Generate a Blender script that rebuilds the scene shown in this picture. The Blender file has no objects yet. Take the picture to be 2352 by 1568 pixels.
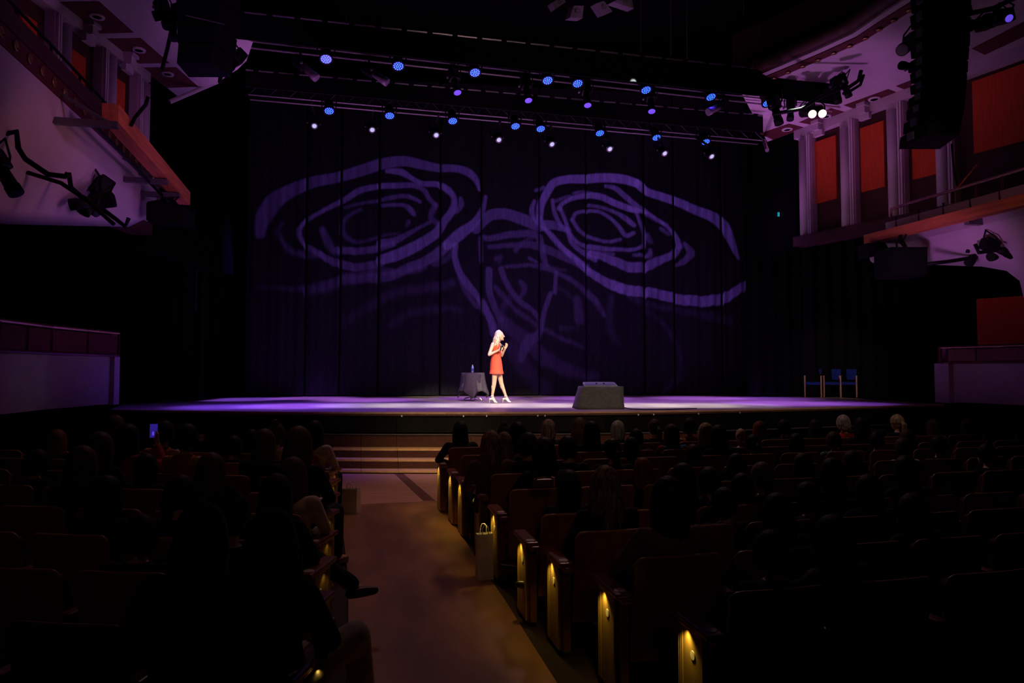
import bpy, bmesh, math, random
import numpy as np
from mathutils import Vector, Matrix
random.seed(7)
SC = bpy.context.scene
COL = SC.collection
V = Vector
# ---------------------------------------------------------------- camera
YAW, PITCH, FPX = math.radians(12.8), math.radians(2.41), 1568.0
CAMP = V((0, 0, 1.98))
cd = bpy.data.cameras.new('camera'); cd.lens = 24; cd.sensor_width = 36; cd.clip_end = 200
cam = bpy.data.objects.new('camera', cd); COL.objects.link(cam)
cam.location = CAMP; cam.rotation_euler = (math.pi/2 + PITCH, 0, -YAW); SC.camera = cam
# ---------------------------------------------------------------- world, exposure
SC.view_settings.view_transform = 'Standard'; SC.view_settings.look = 'None'
SC.view_settings.gamma = 1; SC.view_settings.exposure = 0; SC.view_settings.use_curve_mapping = False
w = bpy.data.worlds.new('world'); SC.world = w; w.use_nodes = True
w.node_tree.nodes['Background'].inputs[0].default_value = (0.6, 0.4, 0.6, 1)
w.node_tree.nodes['Background'].inputs[1].default_value = 0.00025
SC.cycles.max_bounces = 4; SC.cycles.diffuse_bounces = 2; SC.cycles.glossy_bounces = 2
SC.cycles.transmission_bounces = 4; SC.cycles.sample_clamp_indirect = 2.0; SC.cycles.caustics_reflective = False
SC.cycles.use_denoising = True
# ---------------------------------------------------------------- pixel measurements -> real points
_f = V((math.sin(YAW)*math.cos(PITCH), math.cos(YAW)*math.cos(PITCH), math.sin(PITCH)))
_r = V((math.cos(YAW), -math.sin(YAW), 0)); _u = _r.cross(_f)
def ray(px, py): return _f + _r*((px-1176)/FPX) - _u*((py-784)/FPX)
def atd(px, py, d): return CAMP + ray(px, py)*d
def atX(px, py, X): r = ray(px, py); return CAMP + r*(X/r.x)
def atY(px, py, Y): r = ray(px, py); return CAMP + r*(Y/r.y)
def atZ(px, py, Z): r = ray(px, py); return CAMP + r*((Z-CAMP.z)/r.z)
def pix(p):
    q = V(p)-CAMP; d = q.dot(_f); return (1176+FPX*q.dot(_r)/d, 784-FPX*q.dot(_u)/d, d)
STZ = 1.17      # stage floor height
# ---------------------------------------------------------------- lights of the house
def aim(o, target): o.rotation_euler = (V(target)-o.location).to_track_quat('-Z', 'Y').to_euler()
def spot(name, loc, target, energy, color, angle=50, blend=.6, radius=.06):
    l = bpy.data.lights.new(name, 'SPOT'); l.energy = energy; l.color = color
    l.spot_size = math.radians(angle); l.spot_blend = blend; l.shadow_soft_size = radius
    o = bpy.data.objects.new(name, l); COL.objects.link(o); o.location = loc; aim(o, target); return o
WHITE, VIO, BLUE, PURP = (.93, 1, .92), (.40, .14, 1), (.10, .03, 1), (.68, .20, .80)
# key light on the speaker (front-of-house spot, high above the seats)
spot('key_spot', (6.5, 4.0, 8.5), atZ(1150, 925, 1.17)+V((0, 0, .9)), 8500, (1, .90, .68), 11, .5, .05)
spot('key_spot_left', (-1.5, 5.5, 8.2), atZ(1140, 925, 1.17)+V((0, 0, 1.1)), 4200, (1, .80, .62), 9, .5, .05)
# white wash laid along the front of the stage from the front truss
for i, (px, e) in enumerate(((840, 1500), (960, 2300), (1090, 2700), (1220, 2900), (1350, 2900), (1480, 2700), (1600, 2200), (1700, 1300))):
    p = atZ(px, 932, STZ); spot('stage_wash', (p.x+.4, p.y-1.8, 8.0), p+V((0, .25, 0)), e, WHITE, 22, .75, .12)
# violet wash at both ends and upstage
for i, (px, py, e, c, an) in enumerate(((560, 917, 2200, (.22, .08, 1), 28), (720, 914, 2200, (.34, .12, 1), 28), (1760, 915, 1800, (.30, .10, 1), 26), (520, 934, 2600, (.15, .05, 1), 26), (690, 932, 3600, (.26, .09, 1), 30), (850, 918, 2600, VIO, 32), (1100, 914, 2000, VIO, 32),
        (1350, 914, 2000, VIO, 32), (1600, 914, 2200, VIO, 32), (1790, 926, 2800, (.34, .12, 1), 28), (1950, 927, 1800, (.25, .07, 1), 20))):
    p = atZ(px, py, STZ); spot('violet_wash', (p.x-(2.8 if px > 1700 else 0), p.y-.9, 7.4), p, e*1.4, c, an, .9, .15)
spot('front_of_house', (1.5, 2.0, 8.8), (3.2, 14.2, 1.1), 1300, (1, .70, .50), 34, .9, .2)
spot('front_of_house_right', (6.5, 2.0, 8.8), (8.2, 13.6, 1.1), 750, (1, .66, .55), 32, .9, .2)
spot('riser_fill', (4.5, 4.0, 7.5), atZ(1380, 938, 1.17)+V((0, 0, .3)), 520, (1, .94, .82), 8, .6, .1)  # added spot that brightens the front of the riser
for ax, ae, ac in ((-.5, 150, (.17, .055, 1)), (4.2, 190, VIO), (8.8, 170, VIO)):      # added area lights, an even violet fill over the stage
    l = bpy.data.lights.new('violet_fill', 'AREA'); l.shape = 'RECTANGLE'; l.size = 4.2; l.size_y = .4; l.energy = ae*.55; l.color = ac; l.spread = math.radians(62)
    o = bpy.data.objects.new('violet_fill', l); COL.objects.link(o); o.location = (ax, 16.2, 7.6); aim(o, (ax, 16.0, 0))
# ---------------------------------------------------------------- gobo pattern thrown on the backdrop by a profile lamp on the rear truss
CB0, CB1 = atZ(580, 911, STZ), atZ(1715, 906, STZ)       # foot of the backdrop
def on_curtain(px, py):
    r = ray(px, py); n = V((-(CB1.y-CB0.y), CB1.x-CB0.x, 0)); return CAMP + r*((CB0-CAMP).dot(n)/r.dot(n))
GL = atd(1205, 334, 17.7)                                # the lamp's place
LS = [  # strokes: (frame, intensity start, end, [(x, y, width)...])
 (0,.30,.75,[(95,540,60),(120,440,90),(190,340,90),(300,275,70),(420,230,60),(560,203,55),(700,163,60),(830,122,60),(960,106,55),(1060,125,50),(1160,146,42),(1270,150,38),(1340,170,40),(1390,215,30),(1414,278,8)]),
 (0,.7,.8,[(860,165,20),(940,170,34),(1000,205,24),(1070,240,26),(1160,245,28),(1220,275,32),(1260,330,28),(1250,400,36),(1200,470,40),(1150,540,50),(1060,600,55),(940,660,60),(820,700,50)]),
 (0,.6,.45,[(820,255,25),(700,280,30),(600,340,26),(480,400,18),(380,460,18),(330,520,20),(350,590,22),(430,650,26),(520,700,36),(620,735,42),(700,740,40),(820,720,40)]),
 (0,.7,.5,[(820,255,28),(920,252,28),(1020,252,24),(1080,280,20),(1110,330,22),(1150,370,16)]),
 (0,.3,.6,[(600,385,8),(700,360,10),(800,345,14),(880,325,20),(960,315,20),(1020,330,18),(1060,350,12)]),
 (0,.5,.6,[(830,372,10),(900,368,12),(960,370,16),(1000,400,30),(1022,428,14)]),
 (0,.35,.3,[(700,395,6),(620,440,18),(590,500,22),(610,560,26),(680,590,18),(760,575,12),(850,550,10),(930,540,8)]),
 (0,.6,.4,[(820,600,42),(900,585,36),(980,545,24),(1050,505,14),(1120,470,8)]),
 (0,.6,.5,[(1300,330,18),(1302,370,30),(1270,412,20)]),
 (0,.5,.5,[(560,640,34),(700,645,36),(800,630,34),(900,600,30)]),
 (0,.75,.85,[(1450,320,8),(1430,400,26),(1380,480,44),(1300,540,60),(1220,610,55)]),
 (0,.65,.12,[(1220,610,55),(1150,670,55),(1080,710,50),(980,750,50),(860,800,50),(720,810,50),(560,830,55),(400,870,50),(250,870,26),(80,860,16)]),
 (0,.18,.28,[(225,480,22),(200,530,26),(240,600,34),(320,660,40),(450,670,40)]),
 (0,.75,.6,[(1270,610,26),(1265,690,30),(1300,780,34),(1360,870,34),(1430,960,34),(1480,1060,40),(1500,1140,40)]),
 (0,.4,.4,[(1290,800,18),(1340,900,22),(1400,985,20)]),
 (0,.10,.25,[(580,1090,60),(720,1000,60),(900,900,60),(1080,870,60),(1250,840,50)]),
 (0,.12,.2,[(880,1090,50),(1000,1020,50),(1200,990,50),(1300,1000,40)]),
 (1,.6,.6,[(-20,520,40),(60,435,58),(150,422,60),(250,450,62),(350,490,60),(440,490,46),(540,520,26)]),
 (1,.6,.6,[(342,281,14),(392,262,8)]),
 (1,.85,.95,[(362,445,34),(370,370,42),(410,290,42),(452,235,42),(530,215,44),(640,212,48),(760,205,50),(870,215,50),(950,240,46)]),
 (1,.95,.4,[(950,240,46),(1010,290,42),(1100,320,44),(1200,355,46),(1300,400,50),(1400,440,58),(1470,500,62),(1510,580,48),(1540,650,26),(1560,692,6)]),
 (1,.7,.85,[(332,345,12),(316,400,24),(335,460,18),(400,520,18),(470,600,24),(560,680,30),(650,760,36),(740,820,46),(850,870,58)]),
 (1,.85,.5,[(850,870,58),(960,890,58),(1060,900,54),(1180,930,56),(1300,945,60),(1420,940,60),(1500,910,56),(1570,870,44),(1600,830,16)]),
 (1,.7,.7,[(360,440,28),(400,510,16),(450,560,16),(520,640,18),(600,700,18),(660,760,20)]),
 (1,.8,.95,[(480,390,22),(500,360,18),(560,330,20),(640,312,28),(730,320,34),(820,360,34),(920,395,32),(990,410,12)]),
 (1,.7,.7,[(760,255,12),(820,270,24),(880,320,28),(940,370,26),(1000,410,22),(1060,450,12),(1130,500,14),(1180,560,24),(1200,620,34)]),
 (1,.6,.85,[(1200,620,34),(1160,670,38),(1080,700,44),(1000,740,56),(900,740,56),(820,710,48),(740,680,38),(660,660,32)]),
 (1,.7,.7,[(440,340,10),(455,420,20),(490,490,18),(530,530,20),(560,600,22),(620,650,24),(700,700,24)]),
 (1,.75,.7,[(490,395,16),(520,470,16),(545,540,16),(600,600,18),(700,625,24),(820,635,18),(930,635,16),(985,610,12),(987,540,12),(965,470,12),(940,410,16),(900,390,18)]),
 (1,.7,.7,[(560,460,14),(580,420,12),(640,405,10),(720,410,10),(790,450,12),(840,500,20),(880,550,22),(930,535,18)]),
 (1,.7,.6,[(560,460,18),(600,520,16),(660,560,14),(740,585,12),(810,585,12),(850,575,16)]),
 (1,.5,.8,[(650,370,10),(740,385,14),(820,415,16),(880,450,28),(932,492,20)]),
 (1,.5,.5,[(1000,420,22),(1070,460,22),(1130,490,12)]),(1,.4,.4,[(1090,510,20),(1140,545,18)]),(1,.4,.4,[(1010,550,28),(1030,592,26)]),
 (1,.5,.5,[(1030,640,16),(1025,680,18),(960,665,10)]),(1,.4,.45,[(1230,600,20),(1272,660,44),(1220,710,30),(1180,730,8)]),
 (1,.5,.45,[(12,700,18),(12,570,24),(60,570,28),(200,545,36),(340,545,36),(370,600,36),(390,690,30),(412,735,8)]),
 (1,.4,.45,[(60,620,20),(200,610,26),(330,610,40),(440,650,42),(560,700,46),(640,740,46)]),
 (1,.4,.35,[(160,740,16),(300,730,20),(400,750,22),(520,800,24),(620,870,32),(700,950,36),(750,1030,24)]),
 (1,.55,.4,[(60,760,36),(60,880,36),(90,970,34),(130,1060,30)]),(1,.5,.4,[(130,750,26),(170,850,28),(250,950,26),(330,1010,24),(360,1060,20)]),
 (1,.6,.6,[(462,770,10),(455,900,14)]),(1,.5,.35,[(430,900,22),(390,1010,26),(360,1130,32),(290,1200,66),(250,1300,36)]),
 (1,.35,.25,[(100,860,26),(180,960,26),(290,1050,26),(400,1120,26),(520,1180,26),(620,1220,22)]),(1,.4,.35,[(250,830,24),(272,870,28),(250,920,20)]),
 (1,.3,.15,[(150,1080,80),(280,1180,90),(400,1290,90),(560,1370,80),(700,1400,60)]),(1,.3,.3,[(590,940,50),(600,1060,56)]),
 (1,.22,.12,[(790,920,36),(780,1100,36),(840,1200,34)]),(1,.14,.10,[(1000,1000,36),(1120,1100,36),(1200,1250,36),(1200,1400,36),(1100,1490,30)]),
 (1,.45,.3,[(300,690,10),(420,740,14),(520,760,12)]),(1,.4,.3,[(220,640,24),(280,580,14),(340,560,10)]),(1,.35,.3,[(105,690,30),(130,680,20),(120,720,14)]),
 (1,.55,.4,[(570,300,14),(620,290,10),(680,300,6)]),(1,.5,.4,[(455,345,10),(520,322,12),(560,318,6)]),(1,.55,.5,[(640,640,14),(730,655,12),(810,665,6)]),(1,.45,.4,[(930,668,10),(1000,672,14),(1030,650,14)]),
 (1,.45,.3,[(0,940,30),(40,1010,36),(90,1100,40),(110,1180,36)]),(1,.3,.2,[(150,1100,30),(140,1000,40),(200,900,40)]),(1,.25,.2,[(480,860,16),(560,930,18),(600,1000,30)]),(1,.25,.15,[(490,1100,26),(540,1110,20),(600,1100,10)]),
 (0,.35,.3,[(470,520,40),(510,600,46),(560,660,40)]),(0,.45,.35,[(1150,370,30),(1120,440,26),(1160,480,34)]),(0,.5,.5,[(1170,240,20),(1200,265,26),(1250,310,18)]),(0,.35,.4,[(1140,720,36),(1220,690,30),(1250,640,20)]),
 (0,.3,.35,[(590,800,40),(700,790,44),(820,770,44),(960,770,40),(1080,740,40)]),(0,.22,.2,[(380,890,40),(480,880,44),(560,860,30)]),(0,.4,.3,[(985,470,20),(975,500,14)]),(1,.22,.12,[(200,1230,90),(260,1330,100),(400,1500,110)]),(1,.2,.1,[(860,890,36),(1000,960,40),(1200,1000,50),(1500,1060,60)])]
GW, GH, GX0, GX1, GZ0, GZ1 = 1280, 768, -5.0, 14.0, 1.0, 10.0
def gobo():
    D = 4.5
    img = np.full((GH, GW), 0.0)
    sx, sy = GW/(GX1-GX0), GH/(GZ1-GZ0)
    for fr, i0, i1, pts in LS:
        lay = np.zeros_like(img)
        P = []
        for (x, y, wd) in pts:
            ox = 560 if fr == 0 else 1100
            q = on_curtain(ox+x/2.6136, 330+y/2.6136)
            P.append((q.x, q.z, wd/2.6136*.0140))
        P = np.array(P); n = len(P); S = []
        for k in range(n-1):
            p0, p1, p2, p3 = P[max(k-1, 0)], P[k], P[k+1], P[min(k+2, n-1)]
            m = max(4, int(np.hypot(*(p2-p1)[:2])/.03))
            for t in np.arange(m)/m:
                S.append(np.append(.5*((2*p1)+(-p0+p2)*t+(2*p0-5*p1+4*p2-p3)*t*t+(-p0+3*p1-3*p2+p3)*t**3), (k+t)/(n-1)))
        for x, z, wd, t in S:
            inten = i0+(i1-i0)*t; R = max(wd*.5, .04)+.035; R2 = R+.10
            cx, cy, rr = (x-GX0)*sx, (z-GZ0)*sy, R2*sx
            a, b = int(max(cx-rr-2, 0)), int(min(cx+rr+3, GW)); c, e = int(max(cy-rr-2, 0)), int(min(cy+rr+3, GH))
            if a >= b or c >= e: continue
            yy, xx = np.mgrid[c:e, a:b]
            d = np.hypot((xx-cx)/sx, (yy-cy)/sy)
            soft = .07 if inten > .42 else .07+(.42-inten)*.55; v = np.clip((R+soft*.3-d)/soft, 0, 1); v = v*v*(3-2*v)*inten
            lay[c:e, a:b] = np.maximum(lay[c:e, a:b], v)
        img = np.maximum(img, lay)+.30*np.minimum(img, lay)
    yy, xx = np.mgrid[0:GH, 0:GW]; X = GX0+xx/sx; Z = GZ0+yy/sy
    glow = .035*np.exp(-((X-5.2)/3.2)**2-((Z-4.2)/2.3)**2)+.014*np.exp(-((X-4.5)/7.0)**4-((Z-4.8)/5.0)**4)
    img = img**1.35*.9+glow
    comp = (1+((X-GL.x)**2+(Z-GL.z)**2)/D**2)**1.5; comp = np.minimum(comp, 9)
    img = img*comp/9.0
    im = bpy.data.images.new('gobo_pattern', GW, GH, float_buffer=True); im.colorspace_settings.name = 'Non-Color'
    px = np.ones((GH, GW, 4), dtype=np.float32); px[..., 0] = px[..., 1] = px[..., 2] = img
    im.pixels.foreach_set(px.ravel()); im.update(); im.pack()
    l = bpy.data.lights.new('gobo_projector_lamp', 'SPOT'); l.energy = GOBO*12; l.spot_size = math.radians(165); l.spot_blend = .1; l.shadow_soft_size = .01
    l.use_nodes = True; nt = l.node_tree; N = nt.nodes; em = N['Emission']
    g = N.new('ShaderNodeNewGeometry'); s = N.new('ShaderNodeSeparateXYZ'); nt.links.new(g.outputs['Incoming'], s.inputs[0])
    # direction -> point on the backdrop plane  n.(x - CB0) = 0 , measured from the lamp
    nx, ny = -(CB1.y-CB0.y), CB1.x-CB0.x; Lq = math.hypot(nx, ny); nx /= Lq; ny /= Lq
    dist = (CB0.x-GL.x)*nx+(CB0.y-GL.y)*ny
    def M(op, a, b=None, c=None):
        n = N.new('ShaderNodeMath'); n.operation = op
        for i, v in enumerate((a, b, c)):
            if v is None: continue
            if isinstance(v, (int, float)): n.inputs[i].default_value = v
            else: nt.links.new(v, n.inputs[i])
        return n.outputs[0]
    den = M('ADD', M('MULTIPLY', s.outputs[0], nx), M('MULTIPLY', s.outputs[1], ny))
    tx = M('DIVIDE', s.outputs[0], den); tz = M('DIVIDE', s.outputs[2], den)
    u = M('MULTIPLY_ADD', tx, dist/(GX1-GX0), (GL.x-GX0)/(GX1-GX0)); v = M('MULTIPLY_ADD', tz, dist/(GZ1-GZ0), (GL.z-GZ0)/(GZ1-GZ0))
    cb = N.new('ShaderNodeCombineXYZ'); nt.links.new(u, cb.inputs[0]); nt.links.new(v, cb.inputs[1])
    ti = N.new('ShaderNodeTexImage'); ti.image = im; ti.extension = 'CLIP'; nt.links.new(cb.outputs[0], ti.inputs[0])
    em.inputs[0].default_value = (.32, .12, .92, 1)
    nt.links.new(M('MULTIPLY', ti.outputs[0], 9.0/12), em.inputs[1])
    o = bpy.data.objects.new('gobo_projector_lamp', l); COL.objects.link(o); o.location = GL; aim(o, on_curtain(1200, 560))
GOBO = 3700.0
gobo()
# ---------------------------------------------------------------- materials
def mat(name, col, rough=.6, metal=0, var=.12, scale=8, emit=None, estr=0, stretch=None, bump=0, spec=.5, alpha=None, trans=0, sheen=0, col2=None, ramp=(.35, .65)):
    m = bpy.data.materials.new(name); m.use_nodes = True; nt = m.node_tree; b = nt.nodes['Principled BSDF']
    b.inputs['Roughness'].default_value = rough; b.inputs['Metallic'].default_value = metal; b.inputs['Specular IOR Level'].default_value = spec
    if trans: b.inputs['Transmission Weight'].default_value = trans; b.inputs['IOR'].default_value = 1.4
    if emit: b.inputs['Emission Color'].default_value = (*emit, 1); b.inputs['Emission Strength'].default_value = estr
    tc = nt.nodes.new('ShaderNodeTexCoord'); mp = nt.nodes.new('ShaderNodeMapping'); nz = nt.nodes.new('ShaderNodeTexNoise')
    nt.links.new(tc.outputs['Object'], mp.inputs[0]); nt.links.new(mp.outputs[0], nz.inputs['Vector'])
    if stretch: mp.inputs['Scale'].default_value = stretch
    nz.inputs['Scale'].default_value = scale; nz.inputs['Detail'].default_value = 4
    cr = nt.nodes.new('ShaderNodeValToRGB'); c = V(col); e = cr.color_ramp.elements
    e[0].position, e[1].position = ramp
    c2 = V(col2) if col2 else c*(1+var)
    e[0].color = (*(c*(1-var)), 1); e[1].color = (*c2, 1)
    nt.links.new(nz.outputs['Fac'], cr.inputs[0]); nt.links.new(cr.outputs[0], b.inputs['Base Color'])
    if bump:
        bp = nt.nodes.new('ShaderNodeBump'); bp.inputs['Strength'].default_value = bump; bp.inputs['Distance'].default_value = .01
        nt.links.new(nz.outputs['Fac'], bp.inputs['Height']); nt.links.new(bp.outputs[0], b.inputs['Normal'])
    return m
m_black = mat('black_paint', (.0025, .0022, .0025), .9, spec=.02)
m_blackcloth = mat('black_cloth', (.007, .007, .008), .95, scale=30, bump=.3, spec=.1)
m_curtain = mat('backdrop_cloth', (.025, .022, .028), .95, scale=14, stretch=(3, 3, .25), var=.25, bump=.3, spec=.1)
m_plaster = mat('cream_plaster', (.55, .47, .50), .85, var=.06, scale=3, bump=.08, spec=.2)
m_plaster_hi = mat('smooth_plaster', (.60, .52, .56), .7, var=.04, scale=2, spec=.2)
m_redceil = mat('dark_red_coffer', (.085, .010, .013), .8, var=.15, scale=5)
m_orange = mat('orange_acoustic_panel', (.60, .062, .008), .8, var=.2, scale=6, stretch=(12, 12, .4))
m_niche = mat('niche_dark_wood', (.045, .007, .006), .7, var=.2, scale=4)
m_cedar = mat('cedar_beam', (.66, .19, .075), .6, var=.2, scale=3, stretch=(6, .5, 6))
m_rail = mat('lacquered_rail', (.16, .04, .045), .3, metal=.3, var=.2)
m_brass = mat('brass', (.55, .38, .16), .35, metal=.9)
m_steel = mat('aluminium_truss', (.75, .72, .75), .32, metal=.9, var=.06)
m_grey = mat('grey_metal', (.16, .16, .17), .45, metal=.4)
m_fix = mat('black_fixture', (.005, .005, .006), .5, spec=.15)
m_fixpale = mat('grey_lens_tube', (.22, .18, .24), .4, spec=.4)
m_led = mat('blue_led', (.1, .2, 1), .4, emit=(.08, .50, 1.0), estr=1.3, var=0)
m_lens = mat('blue_lens', (.02, .02, .4), .3, emit=(.006, .003, 1.0), estr=.28, var=0)
m_lensw = mat('white_lens', (.6, .65, .8), .3, emit=(.50, .60, .85), estr=.75, var=0)
m_lensv = mat('violet_lens', (.2, .1, .8), .3, emit=(.16, .08, .9), estr=.7, var=0)
m_lampw = mat('lit_lamp', (1, .9, .8), .3, emit=(1, .78, .66), estr=1.2, var=0)
m_stage = mat('stage_boards', (.42, .33, .27), .34, var=.16, scale=2.2, stretch=(.6, 9, 1), bump=.04, spec=.6)
m_stagewing = mat('stage_wing_boards', (.12, .06, .04), .4, var=.2, scale=2.2, stretch=(.6, 9, 1))
m_lip = mat('stage_lip_wood', (.66, .44, .30), .4, var=.15, scale=3, stretch=(1, 8, 8))
m_fascia = mat('black_stage_front', (.006, .008, .007), .3, var=.4, scale=2, spec=.6)
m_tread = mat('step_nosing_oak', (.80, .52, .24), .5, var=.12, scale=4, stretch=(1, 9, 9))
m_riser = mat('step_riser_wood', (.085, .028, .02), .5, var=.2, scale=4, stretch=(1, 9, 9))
m_floor = mat('aisle_wood', (.30, .145, .07), .36, var=.25, scale=1.6, stretch=(2.2, .8, 1), bump=.02)
m_floorfront = mat('front_boards', (.50, .27, .19), .4, var=.22, scale=2.2, stretch=(.8, 14, 1))
m_inlay = mat('inlay_band', (.13, .045, .035), .45, var=.15)
m_carpet = mat('dark_seating_carpet', (.03, .015, .016), .95, scale=60, bump=.4)
m_veneer = mat('reddish_veneer', (.30, .105, .045), .38, var=.22, scale=3, stretch=(5, 5, .7))
m_edge = mat('lit_veneer_edge', (.45, .22, .12), .4)  # lit top rim of the seat backs, put into a paler colour
m_uph = mat('dark_red_upholstery', (.075, .014, .016), .9, scale=40, bump=.3)
m_arm = mat('armrest_wood', (.22, .07, .05), .3, var=.15)
m_endpanel = mat('oak_end_panel', (.36, .24, .075), .4, var=.16, scale=3, stretch=(5, 5, .6))
m_endback = mat('end_panel_back', (.16, .055, .028), .4, var=.2)
m_plaque = mat('white_plaque', (.75, .72, .66), .6, var=.02)
m_disc = mat('number_disc', (.85, .80, .82), .35)
m_signg = mat('exit_sign_green', (.0, .25, .25), .4, emit=(.02, .42, .44), estr=.55, var=0)
m_signw = mat('exit_sign_white', (.7, .9, .9), .4, emit=(.45, .85, .9), estr=.8, var=0)
# ---------------------------------------------------------------- mesh helpers
class MB:
    def __init__(s): s.bm = bmesh.new()
    def face(s, pts):
        vs = [s.bm.verts.new(p) for p in pts]
        try: return s.bm.faces.new(vs)
        except ValueError: pass
    def box(s, c, size, M=None, bev=0):
        r = bmesh.ops.create_cube(s.bm, size=1); M = M or Matrix()
        for v in r['verts']: v.co = M @ (V((v.co.x*size[0], v.co.y*size[1], v.co.z*size[2]))+V(c)) if M else v.co
        if bev:
            es = list({e for v in r['verts'] for e in v.link_edges})
            bmesh.ops.bevel(s.bm, geom=es, offset=bev, segments=2, affect='EDGES', profile=.6)
        return s
    def hexa(s, a, b):      # two quads (lists of 4 points) joined to a closed solid
        A = [s.bm.verts.new(p) for p in a]; B = [s.bm.verts.new(p) for p in b]; n = len(A)
        s.bm.faces.new(A); s.bm.faces.new(B[::-1])
        for i in range(n): s.bm.faces.new((A[i], B[i], B[(i+1) % n], A[(i+1) % n]))
        return s
    def prism(s, pts, vec): return s.hexa(pts, [V(p)+V(vec) for p in pts])
    def loft(s, rings, cap=True):
        R = [[s.bm.verts.new(p) for p in r] for r in rings]; n = len(R[0])
        for a, b in zip(R, R[1:]):
            for i in range(n): s.bm.faces.new((a[i], a[(i+1) % n], b[(i+1) % n], b[i]))
        if cap:
            s.bm.faces.new(R[0][::-1]); s.bm.faces.new(R[-1])
        return s
    def tube(s, pts, r, n=8, sy=None):
        pts = [V(p) for p in pts]; rs = r if isinstance(r, (list, tuple)) else [r]*len(pts)
        rings = []; up = None
        for i, p in enumerate(pts):
            d = (pts[min(i+1, len(pts)-1)]-pts[max(i-1, 0)]).normalized()
            if up is None:
                up = V((0, 0, 1)) if abs(d.z) < .9 else V((1, 0, 0))
            a = d.cross(up)
            if a.length < 1e-4: a = d.cross(V((0, 1, 0)))
            a.normalize(); b = a.cross(d).normalized(); up = b
            rings.append([p+(a*math.cos(t)+b*math.sin(t)*(sy or 1))*rs[i] for t in [2*math.pi*k/n for k in range(n)]])
        return s.loft(rings)
    def lathe(s, prof, c=(0, 0, 0), n=16, axis=None):
        q = V((0, 0, 1)).rotation_difference(V(axis)).to_matrix() if axis else Matrix.Identity(3)
        return s.loft([[V(c)+q @ V((max(r, .0005)*math.cos(2*math.pi*k/n), max(r, .0005)*math.sin(2*math.pi*k/n), z)) for k in range(n)] for r, z in prof])
    def ball(s, c, r, sub=2, rot=None):
        g = bmesh.ops.create_icosphere(s.bm, subdivisions=sub, radius=1); rr = r if isinstance(r, (tuple, list)) else (r, r, r)
        for v in g['verts']:
            p = V((v.co.x*rr[0], v.co.y*rr[1], v.co.z*rr[2])); v.co = (rot @ p if rot else p)+V(c)
        return s
    def cap(s, p0, p1, r0, r1, n=10):       # tapered limb with round ends
        p0, p1 = V(p0), V(p1); d = (p1-p0); L = d.length
        s.tube([p0-d/L*r0*.95, p0-d/L*r0*.6, p0, p0.lerp(p1, .5), p1, p1+d/L*r1*.6, p1+d/L*r1*.95], [r0*.25, r0*.8, r0, (r0+r1)/2, r1, r1*.8, r1*.25], n); return s
    def chain(s, pts, rs, n=10):
        for i in range(len(pts)-1): s.cap(pts[i], pts[i+1], rs[i], rs[i+1], n)
        return s
    def mesh(s, name, smooth=False):
        bmesh.ops.recalc_face_normals(s.bm, faces=s.bm.faces); me = bpy.data.meshes.new(name); s.bm.to_mesh(me); s.bm.free()
        if smooth:
            for p in me.polygons: p.use_smooth = True
        return me
    def fused(s, name, voxel=.015, smooth=4, ratio=None):
        me = s.mesh(name+'_raw'); o = bpy.data.objects.new('tmp', me); COL.objects.link(o)
        m = o.modifiers.new('r', 'REMESH'); m.mode = 'VOXEL'; m.voxel_size = voxel
        if smooth: q = o.modifiers.new('s', 'SMOOTH'); q.iterations = smooth; q.factor = .5
        if ratio: q = o.modifiers.new('d', 'DECIMATE'); q.ratio = ratio
        dg = bpy.context.evaluated_depsgraph_get(); dg.update()
        out = bpy.data.meshes.new_from_object(o.evaluated_get(dg)); out.name = name
        bpy.data.objects.remove(o); bpy.data.meshes.remove(me)
        for p in out.polygons: p.use_smooth = True
        return out
def tag(o, label=None, cat=None, group=None, kind=None):
    if label: o['label'] = label
    if cat: o['category'] = cat
    if group: o['group'] = group
    if kind: o['kind'] = kind
    return o
def link(name, me, m=None, parent=None, loc=None):
    o = bpy.data.objects.new(name, me); COL.objects.link(o)
    if isinstance(me, bpy.types.Mesh) and m and not me.materials: me.materials.append(m)
    elif m and isinstance(me, bpy.types.Mesh) and me.materials[0] is not m:
        o.material_slots[0].link = 'OBJECT'; o.material_slots[0].material = m
    if parent: o.parent = parent
    if loc is not None: o.location = loc
    return o
def obj(name, mb, m, parent=None, smooth=False, **k):
    return link(name, mb.mesh(name, smooth), m, parent, **k)
def empty(name, loc=(0, 0, 0), rz=0, **k):
    o = bpy.data.objects.new(name, None); COL.objects.link(o); o.location = loc; o.rotation_euler.z = rz; o.empty_display_size = .1
    if k: tag(o, **k)
    return o
def struct(name, mb, m, smooth=False, parent=None):
    o = obj(name, mb, m, parent, smooth)
    if parent is None: o['kind'] = 'structure'
    return o
KIDS = {}
def dup(root, loc, rz=0, **k):
    if root.name not in KIDS: KIDS[root.name] = [c for c in bpy.data.objects if c.parent == root]
    r = root.copy(); COL.objects.link(r); r.location = loc; r.rotation_euler = (0, 0, rz)
    tag(r, **k)
    for ch in KIDS[root.name]:
        c = ch.copy(); COL.objects.link(c); c.parent = r
        if ch.name not in KIDS: KIDS[ch.name] = [g for g in bpy.data.objects if g.parent == ch]
        for g in KIDS[ch.name]: d = g.copy(); COL.objects.link(d); d.parent = c
    return r
Z = V((0, 0, 1))
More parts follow.
